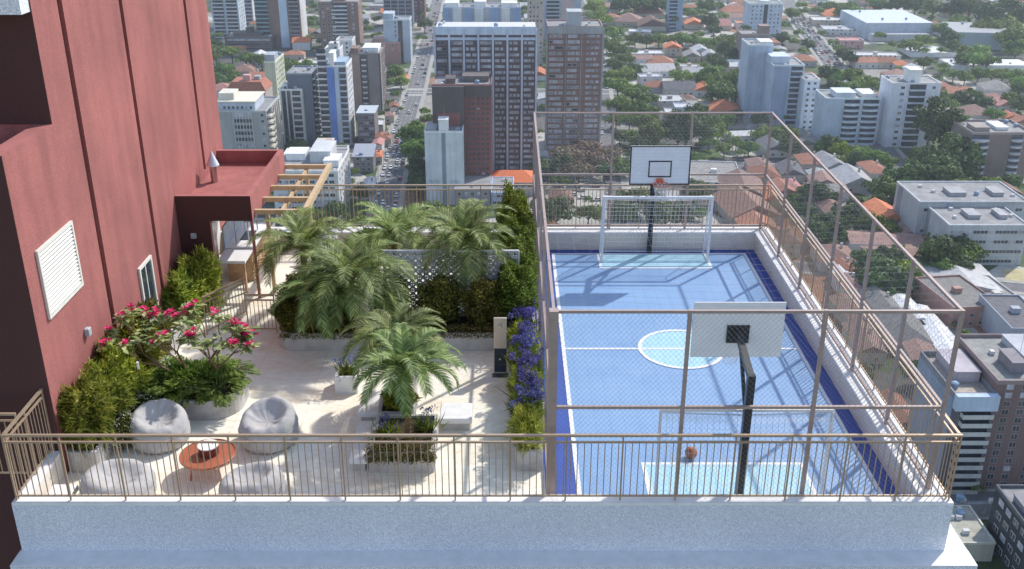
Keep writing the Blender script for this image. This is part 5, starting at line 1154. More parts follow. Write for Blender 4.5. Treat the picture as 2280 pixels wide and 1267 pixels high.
def house(cx, cy, w, d, h, rk, kind, rot, lab=None, near=False, wallc=None):
    """kind: hip, gable, flat, shed"""
    t = thing('house' if kind != 'shed' else 'shed', lab, 'house' if kind != 'shed' else 'shed', (cx, cy, GZ), rot); wm = wallm(wallc or random.choice(((.5,.49,.46),(.42,.38,.33),(.55,.55,.56),(.35,.33,.32),(.48,.40,.32))))
    X, Y = w/2, d/2; rm = roofmat(rk); e = .5; rh = min(w, d)*.24
    MB().box(-X, X, -Y, Y, 0, h).build('wall', wm, t); q = MB()
    if kind == 'hip':
        if w >= d: a, b = (-X+Y*.95, 0), (X-Y*.95, 0)
        else: a, b = (0, -Y+X*.95), (0, Y-X*.95)
        q.add([(-X-e,-Y-e,h-.1),(X+e,-Y-e,h-.1),(X+e,Y+e,h-.1),(-X-e,Y+e,h-.1),(a[0],a[1],h+rh),(b[0],b[1],h+rh)], [(3,2,1,0)] + ([(0,1,5,4),(1,2,5),(2,3,4,5),(3,0,4)] if w >= d else [(0,1,4),(1,2,5,4),(2,3,5),(3,0,4,5)]))
    elif kind in ('gable', 'shed'):
        if kind == 'shed': rh *= .45
        if w >= d: q.add([(-X-e,-Y-e,h-.1),(X+e,-Y-e,h-.1),(X+e,Y+e,h-.1),(-X-e,Y+e,h-.1),(-X-e,0,h+rh),(X+e,0,h+rh)], [(3,2,1,0),(0,1,5,4),(1,2,5),(2,3,4,5),(3,0,4)])
        else: q.add([(-X-e,-Y-e,h-.1),(X+e,-Y-e,h-.1),(X+e,Y+e,h-.1),(-X-e,Y+e,h-.1),(0,-Y-e,h+rh),(0,Y+e,h+rh)], [(3,2,1,0),(0,1,4),(1,2,5,4),(2,3,5),(3,0,4,5)])
    else:
        q.box(-X+.25,X-.25,-Y+.25,Y-.25,h+.001,h+.12); p = MB()
        for a in ((-X-.05,X+.05,-Y-.05,-Y+.24),(-X-.05,X+.05,Y-.24,Y+.05),(-X-.05,-X+.24,-Y+.241,Y-.241),(X-.24,X+.05,-Y+.241,Y-.241)): p.box(*a, h+.002, h+.7)
        p.build('parapet', wm, t)
        if w > 12: MB().box(-1.5,1.2,-1,1.4,h+.121,h+1.9).build('water_tank', wm, t)
    q.build('roof', rm, t)
    f = Facade(t, (-X,-Y,0), 0, w, max(1, round(h/3)), 3.0); f.strip(.08,.92,'win',n=max(2, int(w/4)),ww=1.3,wh=1.1,skip=.2)
    if kind in ('hip','gable') and random.random() < .4: MB().box(X*.3,X*.3+.8,.2,1.,h+.3,h+rh+1.1).build('chimney', wm, t)
    OCC.append((cx, cy, max(w, d)*.52)); return t
def hpix(px, py, wpx, dm, rk, kind, lab, h=4., rot=0, near=False, wallc=None):
    """roof centre in the picture; width in picture pixels"""
    z = GZ + h + 1; c = Wz(px, py, z); zc = c.y*CT - (z-HC)*ST; t = house(c.x, c.y, wpx*zc/F, dm, h, rk, kind, R(rot), lab, near, wallc)
    BOXES.append((px-wpx/2, py-10, px+wpx/2, py+14)); return t
H_ = [
 (1468,132,60,16,'terracotta','hip','faded orange hip roof house right of the green street, upper one of two'), (1462,186,52,12,'terracotta','hip','orange hip roof house right of the tree lined street, under the tree belt'),
 (1440,114,72,14,'white','flat','white flat roofed house just above the faded orange hip roof'), (1462,150,74,16,'pale','gable','long grey gable roof directly below the faded orange hip roof'),
 (1568,192,46,14,'orange','gable','bright orange gable roof in the trees left of the stepped blue towers'), (1510,190,70,16,'slate','gable','dark slate roofed row left of the bright orange gable'),
 (1612,234,66,20,'orange','hip','rounded orange hip roof above the court fence top rail'), (1560,226,76,16,'grey','flat','grey flat roofed house left of the rounded orange hip roof'), (1492,216,60,18,'pale','flat','pale flat roofed house right of the green street'), (1520,232,38,12,'pale','flat','light blue two storey house above the fence top rail',7.,(.45,.52,.62)),
 (1400,40,60,26,'rust','hip','brownish tiled house group at the upper left of the low district'), (1450,50,60,26,'brown','gable','brown gable roofs at the upper part of the low district'), (1425,66,50,14,'white','flat','white flat roof below the brown gable roofs'), (1440,22,70,30,'pink','hip','pale pinkish hip roof near the top edge right of the big trees'), 
 (1637,20,66,26,'terracotta','hip','wide orange tiled roof at the top left of the pale block by the busy road'), (1640,34,52,12,'rust','gable','dark red gable roof under the wide orange tiled roof'), (1653,47,30,14,'orange','flat','small orange flat house left of the pale block by the busy road'), (1545,48,40,16,'orange','gable','small orange gable right of the slim blue glass tower'), (1600,50,50,18,'pink','gable','pinkish gable roof among dark trees right of the slim blue glass tower'),
 (1560,108,40,16,'white','gable','white gable roof in the middle of the tree belt'), (1582,118,36,14,'white','gable','bright white steep roof right of the tree belt houses'), (1540,118,36,16,'grey','gable','grey gable roof with dark gable end in the tree belt'), (1625,140,50,14,'white','gable','white roof between the dark trees and the brown block'),
 (1788,128,54,14,'terracotta','hip','orange tiled long house right of the stepped blue towers'), (1856,28,50,24,'orange','hip','orange roofs at the top right of the busy road'), (1845,40,76,20,'white','flat','long white roofed hall right of the busy road, upper one'), (1870,60,76,20,'pale','flat','long pale roofed hall right of the busy road, lower one'),
 (1925,132,50,12,'terracotta','gable','first orange roof of the terrace row above the white block'), (1966,132,50,12,'terracotta','gable','second orange roof of the terrace row above the white block'), (2006,138,30,12,'orange','hip','small bright orange hip roof at the right end of the terrace row'), (1950,118,100,14,'pale','flat','long low grey building above the orange terrace row'), (1998,162,54,16,'rust','hip','brown hip roof right above the white block with black balconies'), 
 (1970,218,40,16,'terracotta','gable','small orange roof between the curved balconies and the white block'), (2130,200,50,14,'terracotta','gable','faded orange roof right of the white block'), (2218,190,62,20,'grey','hip','grey brown hip roof at the right among trees'), (2215,212,40,12,'pink','hip','pinkish hip roof below the grey brown hip roof'), (2232,226,40,12,'pink','gable','pinkish gable roof lowest of the pair at the right'), (2170,244,66,18,'rust','hip','wide brown hip roof above the brown block at the right edge'), (2248,254,30,12,'orange','gable','small orange roof near the right edge'), (2270,262,40,14,'terracotta','gable','orange roof touching the right edge above the brown block'),
 (1803,350,52,16,'terracotta','hip','terracotta hip roof just right of the far cage corner'), (1760,372,50,18,'slate','gable','dark gable roof with white front beyond the cage corner'), (1848,356,56,20,'pale','gable','pale metal gable roof right of the terracotta hip roof'), (1830,385,50,16,'pale','shed','pale metal shed roof below the pale gable roof'), (1945,368,44,18,'terracotta','hip','terracotta hip roof with steep gable beside the dark trees'), (1900,390,70,22,'pale','gable','pale gable roof below the dark trees'), (1835,398,60,14,'rust','gable','rusty long roof right of the cage top rail'), (1840,412,80,14,'grey','shed','long grey shed roof under the rusty roof'), (1742,412,46,16,'terracotta','gable','orange gable roof behind the far right cage corner'),
 (1590,380,110,34,'grey','flat','large grey flat roofed hall right of the far backboard'), (1690,360,50,16,'rust','hip','round brown hip roof right of the large grey hall'), (1700,378,60,16,'terracotta','hip','orange hip roof below the round brown hip roof'), (1720,318,50,18,'slate','gable','grey gable house left of the cage corner post'), (1656,292,84,10,'white','shed','long white carport roof above the paved yard'), (1790,306,50,20,'grey','gable','olive brown gable roof below the stepped blue towers'), (1570,262,30,12,'terracotta','gable','small faded orange roof behind the court fence left of the dark trees'),
 (1650,412,100,26,'rust','gable','large brown tiled roof behind the far railing right of the goal'), (1660,452,110,30,'brown','gable','second large brown tiled roof behind the far railing'), (1680,486,80,22,'terracotta','gable','third brown orange tiled roof just above the far parapet'), (1718,428,50,16,'orange','gable','orange roof at the far right corner of the balustrade'), (1762,405,34,14,'pink','hip','pink hip roof beyond the right balustrade corner'),
 (1968,468,70,20,'orange','gable','bright orange steep roof with two dormers right of the cage'), (1856,460,50,22,'brown','hip','brown hip roof left of the bright orange dormer roof'), (2012,470,44,14,'rust','gable','dark red roof right of the dormer roof'), (1975,525,170,14,'rust','shed','long rust striped corrugated roof, upper of two'), (1990,553,130,10,'rust','shed','long rust and grey corrugated roof, lower of two'), (2030,502,50,12,'rust','shed','short rusty roof joining the rear grey housing bar'),
 (1858,560,80,18,'brown','hip','purple brown long hip roof right of the balustrade rail'), (1880,585,40,14,'terracotta','hip','small orange hip roof below the purple brown roof'), (1878,600,40,10,'white','shed','small white shed roof below the small orange hip roof'), (1890,620,50,14,'rust','hip','red brown hip roof beside the dark trees'), (1935,632,40,14,'pale','shed','cream shed roof right of the red brown hip roof'),
 (2138,612,150,26,'white','shed','wide wavy white roof below the front grey housing bar'), (2132,645,110,26,'grey','flat','flat grey roofed house with teal and red walls',7.,(.35,.20,.17)), (2220,655,90,34,'grey','flat','large plain grey flat roof right of the teal and red house'), (2262,690,90,26,'slate','flat','blue grey blocky building at the right edge',9.,(.32,.34,.40)), (1965,665,60,18,'grey','gable','worn grey metal roof left of the white diagonal roof'), (2015,668,44,26,'white','shed','white diagonal roof above the dark grey house'), (2010,716,84,26,'grey','hip','dark grey hip roofed house with glazed ground floor seen through the cage'), (2080,712,34,26,'white','shed','crumpled white roofs right of the dark grey house'), (2100,748,50,18,'white','shed','crumpled white roof above the block with stacked balconies'),
 (2080,400,50,14,'pale','shed','pale roofed narrow shed among the dark trees above the rear housing bar'), (2240,416,50,14,'brown','gable','brown gable roof at the right edge above the housing bars'), (1900,680,60,20,'rust','shed','reddish corrugated roof behind the right balustrade'), (1925,745,60,20,'rust','gable','rusty tiled roof seen through the right balustrade lower part'), (2050,770,60,16,'rust','shed','dark red shed roof behind the front right cage post'),
 (2000,905,60,16,'terracotta','gable','small terracotta roof behind the right end of the balustrade'),
 (806,330,22,10,'orange','gable','small orange roof beside the avenue below the small dark mid rise'), (860,300,22,10,'terracotta','hip','small terracotta roof left of the avenue'), (845,270,20,12,'white','flat','small white flat roof left of the avenue'), (900,168,18,10,'orange','gable','tiny orange gable left of the avenue under the trees'), (870,155,30,10,'pale','flat','pale flat roof under the narrow pale blue tower'),
 (848,296,20,9,'terracotta','hip','terracotta roof beside the avenue, third up from the pale crossing'), (842,312,22,10,'pink','gable','pinkish gable roof beside the avenue left kerb'), (838,338,24,11,'orange','hip','orange hip roof beside the lower avenue crossing'), (822,402,26,12,'white','gable','white gable roof beside the avenue over the rear balustrade'), (868,250,20,9,'rust','hip','rust hip roof left of the avenue under the dark brown apartment block'), (878,230,20,9,'terracotta','gable','faded gable roof left of the avenue between trees'),
 (530,106,30,10,'orange','gable','orange roof hidden in the grove beside the red tower'), (690,135,50,12,'white','flat','white low roof among the trees under the brown and pale blue tower'),(545,150,44,16,'brown','hip','dark brown roof in the grove below the low dark brown block')]
for h_ in H_:
    hh = h_[7] if len(h_) > 7 else (4.2 if h_[5] != 'flat' else 4.5); hpix(h_[0], h_[1], h_[2], h_[3], h_[4], h_[5], h_[6], h=hh, rot=random.uniform(-8, 8), wallc=h_[8] if len(h_) > 8 else None)
# ---------------------------------------------------------------- trees
m_c1 = leafmat('city_tree_green', (.08,.14,.03), (.16,.26,.06), (.27,.39,.10), .4, .12)
m_c2 = leafmat('city_tree_dark', (.045,.085,.03), (.09,.155,.05), (.15,.235,.075), .3, .12)
m_c3 = leafmat('city_tree_bright', (.10,.17,.02), (.21,.30,.03), (.32,.42,.06), .3, .12)
m_c4 = leafmat('city_tree_pinkish', (.10,.10,.05), (.22,.17,.11), (.40,.25,.20), .25, .16)
def crown_mesh(nm, mat, n_cl, flat, seed, per=70, rag=1.):
    """unit crown, radius 1, built of leaf clumps on several boughs"""
    g = np.random.default_rng(seed); V = []; d = g.normal(size=(n_cl, 3)); d[:, 2] = np.abs(d[:, 2])*1.1 - .25; d /= np.linalg.norm(d, axis=1)[:, None]
    rad = g.uniform(.45, .92, n_cl)*(1 + .25*rag*np.sin(3*np.arctan2(d[:,1], d[:,0]) + g.uniform(0, 6))); C = d*rad[:, None]; C[:, 2] *= flat; r = g.uniform(.24, .42, n_cl)
    P = []; D = []
    for c, rr_ in zip(C, r):
        q = g.normal(size=(per, 3)); q[:, 2] = np.abs(q[:, 2])*.9 - .35; q /= np.linalg.norm(q, axis=1)[:, None]; P.append(c + q*rr_*g.uniform(.72, 1.05, (per, 1))*np.array([1, 1, .8])); D.append(q*.8 + c*.5)
    P = np.concatenate(P); D = np.concatenate(D); D /= np.linalg.norm(D, axis=1)[:, None]
    V, Fc = leafshell(P, D, .17*g.uniform(.6, 1.3, len(P)), .13, .42); return npmesh(nm, V, Fc, mat)
def trunk_mesh(seed, flat):
    g = random.Random(seed); mb = MB()
    mb.tube([(0,0,-1.0), (.02,.01,-.6), (.03,0,-.2)], [.065,.05,.04], n=6)
    for i in range(6):
        a = i*1.05 + g.random()*.5; k = g.uniform(.4,.7); mb.tube([(.02,0,-.45), (k*.5*math.cos(a), k*.5*math.sin(a), -.15), (k*math.cos(a), k*math.sin(a), .25*flat)], [.035,.025,.01], n=5)
    return mb.mesh('trunk', m_trunk)
CR = {}
for key, mat, ncl, flat, n_ in (('green', m_c1, 40, .62, 4), ('dark', m_c2, 40, .85, 3), ('bright', m_c3, 30, .75, 2), ('pink', m_c4, 36, .6, 2), ('umbrella', m_c1, 46, .42, 2)):
    CR[key] = [(crown_mesh('crown', mat, ncl, flat, 100+i*7+len(key), per=64), trunk_mesh(i, flat)) for i in range(n_)]
m_arau = leafmat('tall_pine_green', (.015,.035,.012), (.05,.09,.02), (.13,.19,.04), .2, .3)
CR['tall'] = [(crown_mesh('crown', m_arau, 34, 1.5, 300+i, per=80), trunk_mesh(20+i, 1.3)) for i in range(2)]
NT = [0]
adj = {'green': 'green rounded tree', 'dark': 'dark evergreen tree', 'bright': 'bright yellow green tree', 'pink': 'tree with pinkish brown blossom', 'umbrella': 'wide flat crowned green tree', 'tall': 'tall loose crowned tree'}
TREES = []
def tree(x, y, r, key):
    OCC.append((x, y, r*.8)); NT[0] += 1; zc = y*CT - (GZ+r-HC)*ST; TREES.append((r/zc, x, y, r, key))
def make_trees():
    TREES.sort(key=lambda q: -q[0]); P = []; M = []; S = []
    for i, (_, x, y, r, key) in enumerate(TREES):
        tz = {'umbrella': 1.1, 'tall': 1.7}.get(key, .95)*r
        if i < 296:
            k = random.choice(CR[key]); t = thing('city_tree', None, 'tree', (x, y, GZ), random.uniform(0, 6.28)); s = r*random.uniform(1.0, 1.12)
            inst('crown', k[0], t, (0,0,tz), 0, (s, s, s*random.uniform(.85,1.1))); inst('trunk', k[1], t, (0,0,tz), 0, (s, s, tz)); LABELQ.append((t, adj[key], (x, y, GZ+tz)))
        else:
            for _k in range(14):
                q = NR.normal(size=3); q[2] = abs(q[2])*.7; q /= np.linalg.norm(q); c = np.array([x, y, GZ+tz]) + q*r*np.array([.62,.62,.4]); w_ = NR.normal(size=(34, 3)); w_[:,2] = np.abs(w_[:,2])-.3; w_ /= np.linalg.norm(w_, axis=1)[:, None]
                P.append(c + w_*r*.36*NR.uniform(.75,1.05,(34,1))); M.append(w_*.8 + q*.5); S.append(np.full(34, r*.2))
    P = np.concatenate(P); M = np.concatenate(M); S = np.concatenate(S); V, Fc = leafshell(P, M, S, S*.8, .42)
    o = bpy.data.objects.new('small_tree_cover', npmesh('small_tree_cover', V, Fc, m_c1)); COL.objects.link(o); tag(o, 'the many smaller green trees scattered between the houses of the city', 'trees', kind='stuff')
def tpix(px, py, wpx, key='green'):
    r0 = wpx/2; zc = 600
    for _ in range(3):
        r = r0*zc/F; z = GZ + 1.15*r; c = Wz(px, py, z); zc = c.y*CT - (z-HC)*ST
    tree(c.x, c.y, r0*zc/F*(1.0 if wpx >= 60 else .88), key)
TL = '''480,118,60,umbrella;515,112,52,umbrella;548,128,48,umbrella;582,128,50,umbrella;615,138,48,umbrella;648,140,46,green;682,142,44,green;495,150,50,green;480,172,44,green;520,160,30,green;640,165,44,green;672,170,40,green;700,158,36,green;485,75,30,dark;475,92,36,green;545,70,26,dark;
672,62,36,dark;690,50,34,green;700,38,26,bright;690,82,34,dark;676,20,30,green;700,8,30,green;742,88,30,dark;820,60,34,green;838,40,30,dark;835,78,30,green;930,28,34,green;945,50,40,dark;938,80,34,green;950,20,30,dark;
878,155,44,green;892,175,40,green;866,182,36,dark;882,205,34,dark;870,225,30,green;890,240,22,dark;930,290,60,green;925,300,64,green;925,335,70,green;955,300,56,dark;945,245,36,dark;955,262,40,green;928,365,54,dark;930,395,50,dark;930,410,56,dark;640,300,34,dark;655,322,40,dark;672,318,36,dark;760,322,34,dark;745,330,24,green;790,378,32,dark;775,400,36,dark;750,465,56,dark;740,440,40,green;700,470,56,green;950,470,70,green;930,478,60,green;1000,480,60,bright;1060,470,50,green;830,335,20,green;850,250,26,dark;842,205,24,dark;
1325,10,50,bright;1338,36,52,bright;1310,30,36,green;1365,68,50,green;1352,95,44,green;1372,105,50,green;1392,125,48,green;1368,140,44,dark;1362,165,40,bright;1390,160,50,green;1412,150,44,dark;1376,190,60,umbrella;1408,205,60,umbrella;1440,215,56,umbrella;1380,225,56,green;1425,238,56,green;1450,245,46,green;1372,262,46,green;1402,262,50,green;1440,270,60,green;1408,300,42,bright;1380,300,44,dark;1455,295,66,green;1425,320,50,dark;1205,290,24,dark;1210,150,26,green;1208,90,20,green;
1265,340,70,pink;1300,325,60,pink;1250,362,56,dark;1322,352,66,pink;1352,340,60,pink;1380,362,50,green;1290,375,60,pink;1345,378,50,dark;1400,375,40,green;1240,470,80,dark;1310,472,60,green;1420,440,80,green;1390,475,80,dark;1460,450,70,bright;1475,478,90,dark;1520,480,60,dark;1380,440,40,green;1560,470,40,green;1215,480,40,dark;
1530,275,90,dark;1510,300,60,dark;1560,295,60,dark;1545,255,50,dark;1590,265,50,green;1618,262,50,green;1640,252,40,dark;1600,290,54,bright;1580,310,46,green;1640,312,44,green;1550,345,44,green;1480,330,40,dark;1700,292,50,green;1745,285,44,green;1765,300,50,bright;1740,250,46,green;1690,262,40,dark;1585,165,60,green;1620,172,56,green;1650,175,60,umbrella;1600,190,56,umbrella;1570,170,50,green;1640,200,56,dark;1608,208,60,dark;1520,165,50,green;1500,160,36,green;1680,215,40,dark;1550,180,36,green;
1415,82,40,green;1440,86,40,green;1468,82,44,green;1495,84,40,green;1520,82,44,green;1545,84,40,green;1570,92,40,green;1600,90,44,green;1625,85,50,umbrella;1650,95,50,green;1590,62,40,dark;1580,45,44,dark;1558,72,34,dark;1500,40,44,dark;1575,12,40,dark;1560,5,36,dark;1600,8,36,green;1530,20,26,dark;1410,112,30,dark;1520,130,36,dark;1590,128,40,dark;1605,140,40,dark;1570,142,34,dark;1630,115,40,dark;1645,135,34,green;1660,60,36,dark;
1780,70,36,dark;1770,90,34,green;1800,95,40,dark;1790,110,36,dark;1765,25,40,green;1790,20,36,dark;1785,8,36,green;1820,20,36,green;1850,12,40,green;1880,20,46,green;1905,25,50,green;1890,10,40,green;1925,30,40,dark;1915,50,36,dark;1830,70,30,dark;1855,92,36,dark;1880,118,44,dark;1895,125,40,dark;1870,105,36,green;1960,75,36,dark;1990,95,30,green;2030,95,50,green;2060,85,44,green;2100,60,50,green;2115,80,50,dark;2125,100,40,dark;2100,108,36,dark;2155,112,50,green;2185,110,56,umbrella;2170,128,56,umbrella;2200,130,50,green;2145,130,40,dark;2010,100,30,dark;2060,110,30,dark;
1845,160,50,dark;1870,165,50,green;1900,165,56,green;1925,180,56,green;1860,185,44,dark;1945,185,44,green;1895,190,50,green;1910,200,40,dark;2105,155,36,green;2125,160,40,green;2150,165,44,green;2180,160,44,green;2210,162,44,green;2235,158,44,green;2262,165,50,green;2275,180,50,green;2000,150,24,dark;2140,215,50,dark;2165,205,40,green;2190,222,50,dark;2120,230,40,green;2160,235,30,dark;2250,215,50,green;2272,228,50,dark;2270,195,40,dark;2150,262,40,green;2205,250,30,dark;
1850,318,50,dark;1875,330,50,bright;1900,330,50,green;1925,335,56,green;1955,345,50,green;1980,355,44,green;1940,360,36,green;1905,350,44,dark;1870,352,36,bright;1830,325,40,dark;2070,300,80,tall;2100,320,76,tall;2130,345,100,dark;2090,365,80,dark;2150,370,70,dark;2110,390,70,dark;2060,350,60,dark;2040,385,60,dark;2165,350,50,dark;2000,400,70,dark;2020,430,70,dark;1990,425,60,green;2050,430,60,green;1965,420,60,dark;2030,405,50,dark;2150,410,60,green;2180,415,50,green;2210,405,56,green;2250,400,50,dark;2170,395,40,dark;
1820,430,60,dark;1845,435,50,dark;1800,420,50,green;1880,480,60,dark;1850,500,70,dark;1825,512,66,green;1870,520,50,green;1905,495,50,green;1940,495,60,bright;1980,500,56,green;1820,480,40,bright;1800,465,50,dark;1920,470,40,dark;1905,450,44,dark;1770,440,40,green;1955,445,40,dark;
2090,560,90,dark;2130,545,80,dark;2155,560,70,green;2100,590,60,green;2070,585,50,dark;2140,590,60,dark;1940,590,80,dark;1985,575,80,dark;1970,610,90,dark;2015,600,70,bright;1940,620,70,green;2010,635,60,dark;2040,620,50,bright;1910,570,50,dark;1985,650,50,dark;2080,650,40,green;2150,740,40,green;2160,760,34,dark;2180,1085,40,green;2260,1100,30,green;2130,720,30,green;1940,400,30,green;2200,30,60,dark;2240,20,60,dark;2160,15,60,dark;2120,15,56,dark;2080,12,56,dark;2200,60,60,green;2240,55,66,green;2270,40,60,dark;2250,80,60,green;2265,100,50,green;2040,5,56,dark;2000,5,50,dark;1960,8,40,green;2140,40,50,green;2180,75,44,green;1420,5,60,dark;1380,8,50,dark;1460,8,50,dark;1500,10,40,dark;1400,25,36,green'''
for e in TL.replace('\n', '').split(';'):
    a = e.strip().split(',')
    if len(a) == 4: tpix(float(a[0]), float(a[1]), float(a[2]), a[3])
# ---------------------------------------------------------------- fill the parcels between
def near_road(x, y, m):
    p = Vector((x, y, 0))
    for pts, w in ROADS:
        for a, b in zip(pts, pts[1:]):
            ab = b - a; t_ = max(0, min(1, (p-a).dot(ab)/ab.length_squared))
            if (p - (a + ab*t_)).length < w/2 + 2.8 + m: return True
    return False
def free(x, y, r, k=.85):
    for ox, oy, orr in OCC:
        if abs(ox-x) < (r+orr)*k and abs(oy-y) < (r+orr)*k: return False
    return True
def ok_box(x, y, h):
    px, py = pix((x, y, GZ+h)); 
    for (a, b, c, d) in BOXES:
        if a-4 < px < c+4 and b < py < d+2 and y < G((a+c)/2, d).y - 2: return False
    return True
g = random.Random(99); nh = 0; far_f = []
rows = []
y = 215
while y < 1180:
    x = -430
    while x < 560: rows.append((x + g.uniform(-5, 5), y + g.uniform(-4, 4))); x += 18
    y += 20
kinds = [('terracotta','hip',5),('orange','gable',4),('brown','hip',3),('grey','flat',4),('white','flat',6),('rust','gable',2),('pale','gable',4),('slate','gable',2),('pink','hip',1),('pale','shed',3),('white','gable',4),('terracotta','gable',2)]
bag = [(a, b) for a, b, c in kinds for _ in range(c)]
words = {'terracotta': 'faded terracotta', 'orange': 'orange', 'brown': 'brown', 'grey': 'grey', 'white': 'white', 'rust': 'rusty red', 'pale': 'pale grey', 'slate': 'dark slate', 'pink': 'pinkish'}
g.shuffle(rows)
for (x, y) in rows:
    px, py = pix((x, y, GZ+4))
    if not (-20 < px < 2300 and -25 < py < 1290): continue
    if px < 462 or (py > 560 and px < 1900) or (500 < py and px < 1700): continue
    if near_road(x, y, 5): continue
    w_, d_ = g.uniform(9, 17), g.uniform(8.5, 14)
    if free(x, y, max(w_, d_)*.5, .66) and ok_box(x, y, 5) and nh < 225 and g.random() < .86:
        rk, kd = g.choice(bag); t = house(x, y, w_, d_, g.choice((3.5, 4.2, 6.2)), rk, kd, R(g.choice((0, 0, 90)) + g.uniform(-7, 7)), None); nh += 1
        LABELQ.append((t, words[rk] + ' ' + {'hip': 'hip roofed house', 'gable': 'gable roofed house', 'flat': 'flat roofed house', 'shed': 'low roofed shed'}[kd], (x, y, GZ+4)))
cand = []
for _ in range(9000):
    y = g.uniform(205, 1200); x = g.uniform(-.42*y, .56*y); px, py = pix((x, y, GZ+4))
    if not (462 < px < 2300 and -25 < py < 1290) or (py > 560 and px < 1900) or (500 < py and px < 1700): continue
    r = g.uniform(2.6, 5.5)*(1.25 if y > 700 else 1)
    if near_road(x, y, r-2.6) or not free(x, y, r*.5, .8) or not ok_box(x, y, 6): continue
    if NT[0] < 600: tree(x, y, r, g.choice(('green','dark','green','dark','bright' if g.random() < .3 else 'green')))
make_trees()
# wooded belt that closes the view beyond the houses
V = []; Fc = []; o = 0; P = []; D = []
wp = NR.uniform(0, 1, (900, 2)); C = np.stack([wp[:,0]*3400-1500, 1190 + wp[:,1]**1.3*1900, np.full(900, GZ+5.)], 1); rw = NR.uniform(7, 12, 900)
for c, r in zip(C, rw):
    q = NR.normal(size=(90, 3)); q[:, 2] = np.abs(q[:, 2]); q /= np.linalg.norm(q, axis=1)[:, None]; P.append(c + q*r*NR.uniform(.6, 1.05, (90,1))*np.array([1,1,.7])); D.append(q + NR.normal(size=(90,3))*.8)
P = np.concatenate(P); D = np.concatenate(D); D /= np.linalg.norm(D, axis=1)[:, None]; V, Fc = leafshell(P, D, 2.6, 2.2, .4)
o_ = bpy.data.objects.new('distant_woodland', npmesh('distant_woodland', V, Fc, m_c1)); COL.objects.link(o_); tag(o_, 'distant wooded hills beyond the last roofs at the top of the view', 'woodland', kind='stuff')
# ---------------------------------------------------------------- cars
m_tyre = plain('tyre_rubber', (.02,.02,.02), .9, .1); m_cglass = plain('car_glass', (.03,.04,.05), .1, .1); CARM = {}
def car_parts(col):
    if col in CARM: return CARM[col]
    c = {'white': (.72,.72,.72), 'silver': (.42,.43,.45), 'black': (.03,.03,.035), 'red': (.40,.03,.03), 'dark grey': (.10,.10,.11), 'blue': (.05,.10,.30)}[col]
    m = plain('car_paint_' + col.replace(' ', '_'), c, .25, .03, spec=.7); b = MB(); prof = [(-2.15,.35),(-2.2,.6),(-2.1,.82),(-1.3,.92),(-.75,1.02),(.9,1.0),(1.5,.92),(2.05,.72),(2.2,.55),(2.15,.35)]; n = len(prof)
    b.add([(-.86,x,z) for x,z in prof] + [(.86,x,z) for x,z in prof], [tuple(range(n)), tuple(range(2*n-1,n-1,-1))] + [(i,i+n,(i+1)%n+n,(i+1)%n) for i in range(n)])
    k = MB(); k.add([(-.78,-1.75,.93),(.78,-1.75,.93),(.78,1.0,.98),(-.78,1.0,.98),(-.62,-1.2,1.42),(.62,-1.2,1.42),(.62,.35,1.42),(-.62,.35,1.42)],[(0,1,5,4),(1,2,6,5),(2,3,7,6),(3,0,4,7),(4,5,6,7)])
    rf = MB().box(-.60,.60,-1.18,.33,1.421,1.46); wh = MB().tube([(-.1,0,0),(.1,0,0)], .31, n=12)
    CARM[col] = (b.mesh('body', m), k.mesh('cabin_glass', m_cglass), rf.mesh('roof', m), wh.mesh('wheel', m_tyre)); return CARM[col]
def car(x, y, rz, col, z=GZ+.14):
    t = thing('parked_car', None, 'car', (x, y, z), rz); b, k, rf, wh = car_parts(col); inst('body', b, t); inst('cabin_glass', k, t); inst('roof', rf, t)
    for sx in (-.78,.78):
        for sy in (-1.35,1.35): inst('wheel', wh, t, (sx, sy, .31))
    LABELQ.append((t, col + ' car', (x, y, z))); return t
cc = ['white','white','white','silver','white','silver','black','dark grey','white','silver','red','blue']
def along(pts, w, step, lanes, jitter, ymin, ymax, p):
    for (a, b) in zip(pts, pts[1:]):
        a = Vector((*a[:2], 0)); b = Vector((*b[:2], 0)); L = (b-a).length; d = (b-a)/L; n_ = Vector((d.y, -d.x, 0)); q = 3
        while q < L-3:
            for ln_ in lanes:
                c = a + d*(q + g.uniform(-jitter, jitter)) + n_*ln_
                if ymin < c.y < ymax and g.random() < p:
                    car(c.x, c.y, math.atan2(-d.x, d.y) + (math.pi if ln_ < 0 else 0), g.choice(cc))
            q += step
along(av, 10.5, 8, (-4.3,-1.3,1.5,4.3), 2.5, 395, 560, .62); along(av, 10.5, 15, (-4.2,.8,3.8), 4, 560, 1060, .42)
along(bz, 14, 8, (-5.2,-1.8,1.8,5.2), 2, 560, 980, .6); along(st2, 8, 10, (-2.9,2.9), 2, 400, 900, .4); along([(p0.x-40,p0.y+2),(p0.x+70,p0.y+2)], 9, 9, (-3.,3.), 2, 100, 400, .4)
for k in range(14):
    c = G(1570 + k*9.5, 318 + g.uniform(-2,2)); car(c.x, c.y, g.uniform(-.2,.2), g.choice(cc))
for k in range(12):
    c = G(g.uniform(1260,1400), g.uniform(385,460)); 
    if not near_road(c.x, c.y, 0): car(c.x, c.y, g.uniform(1.2,1.9), g.choice(cc))
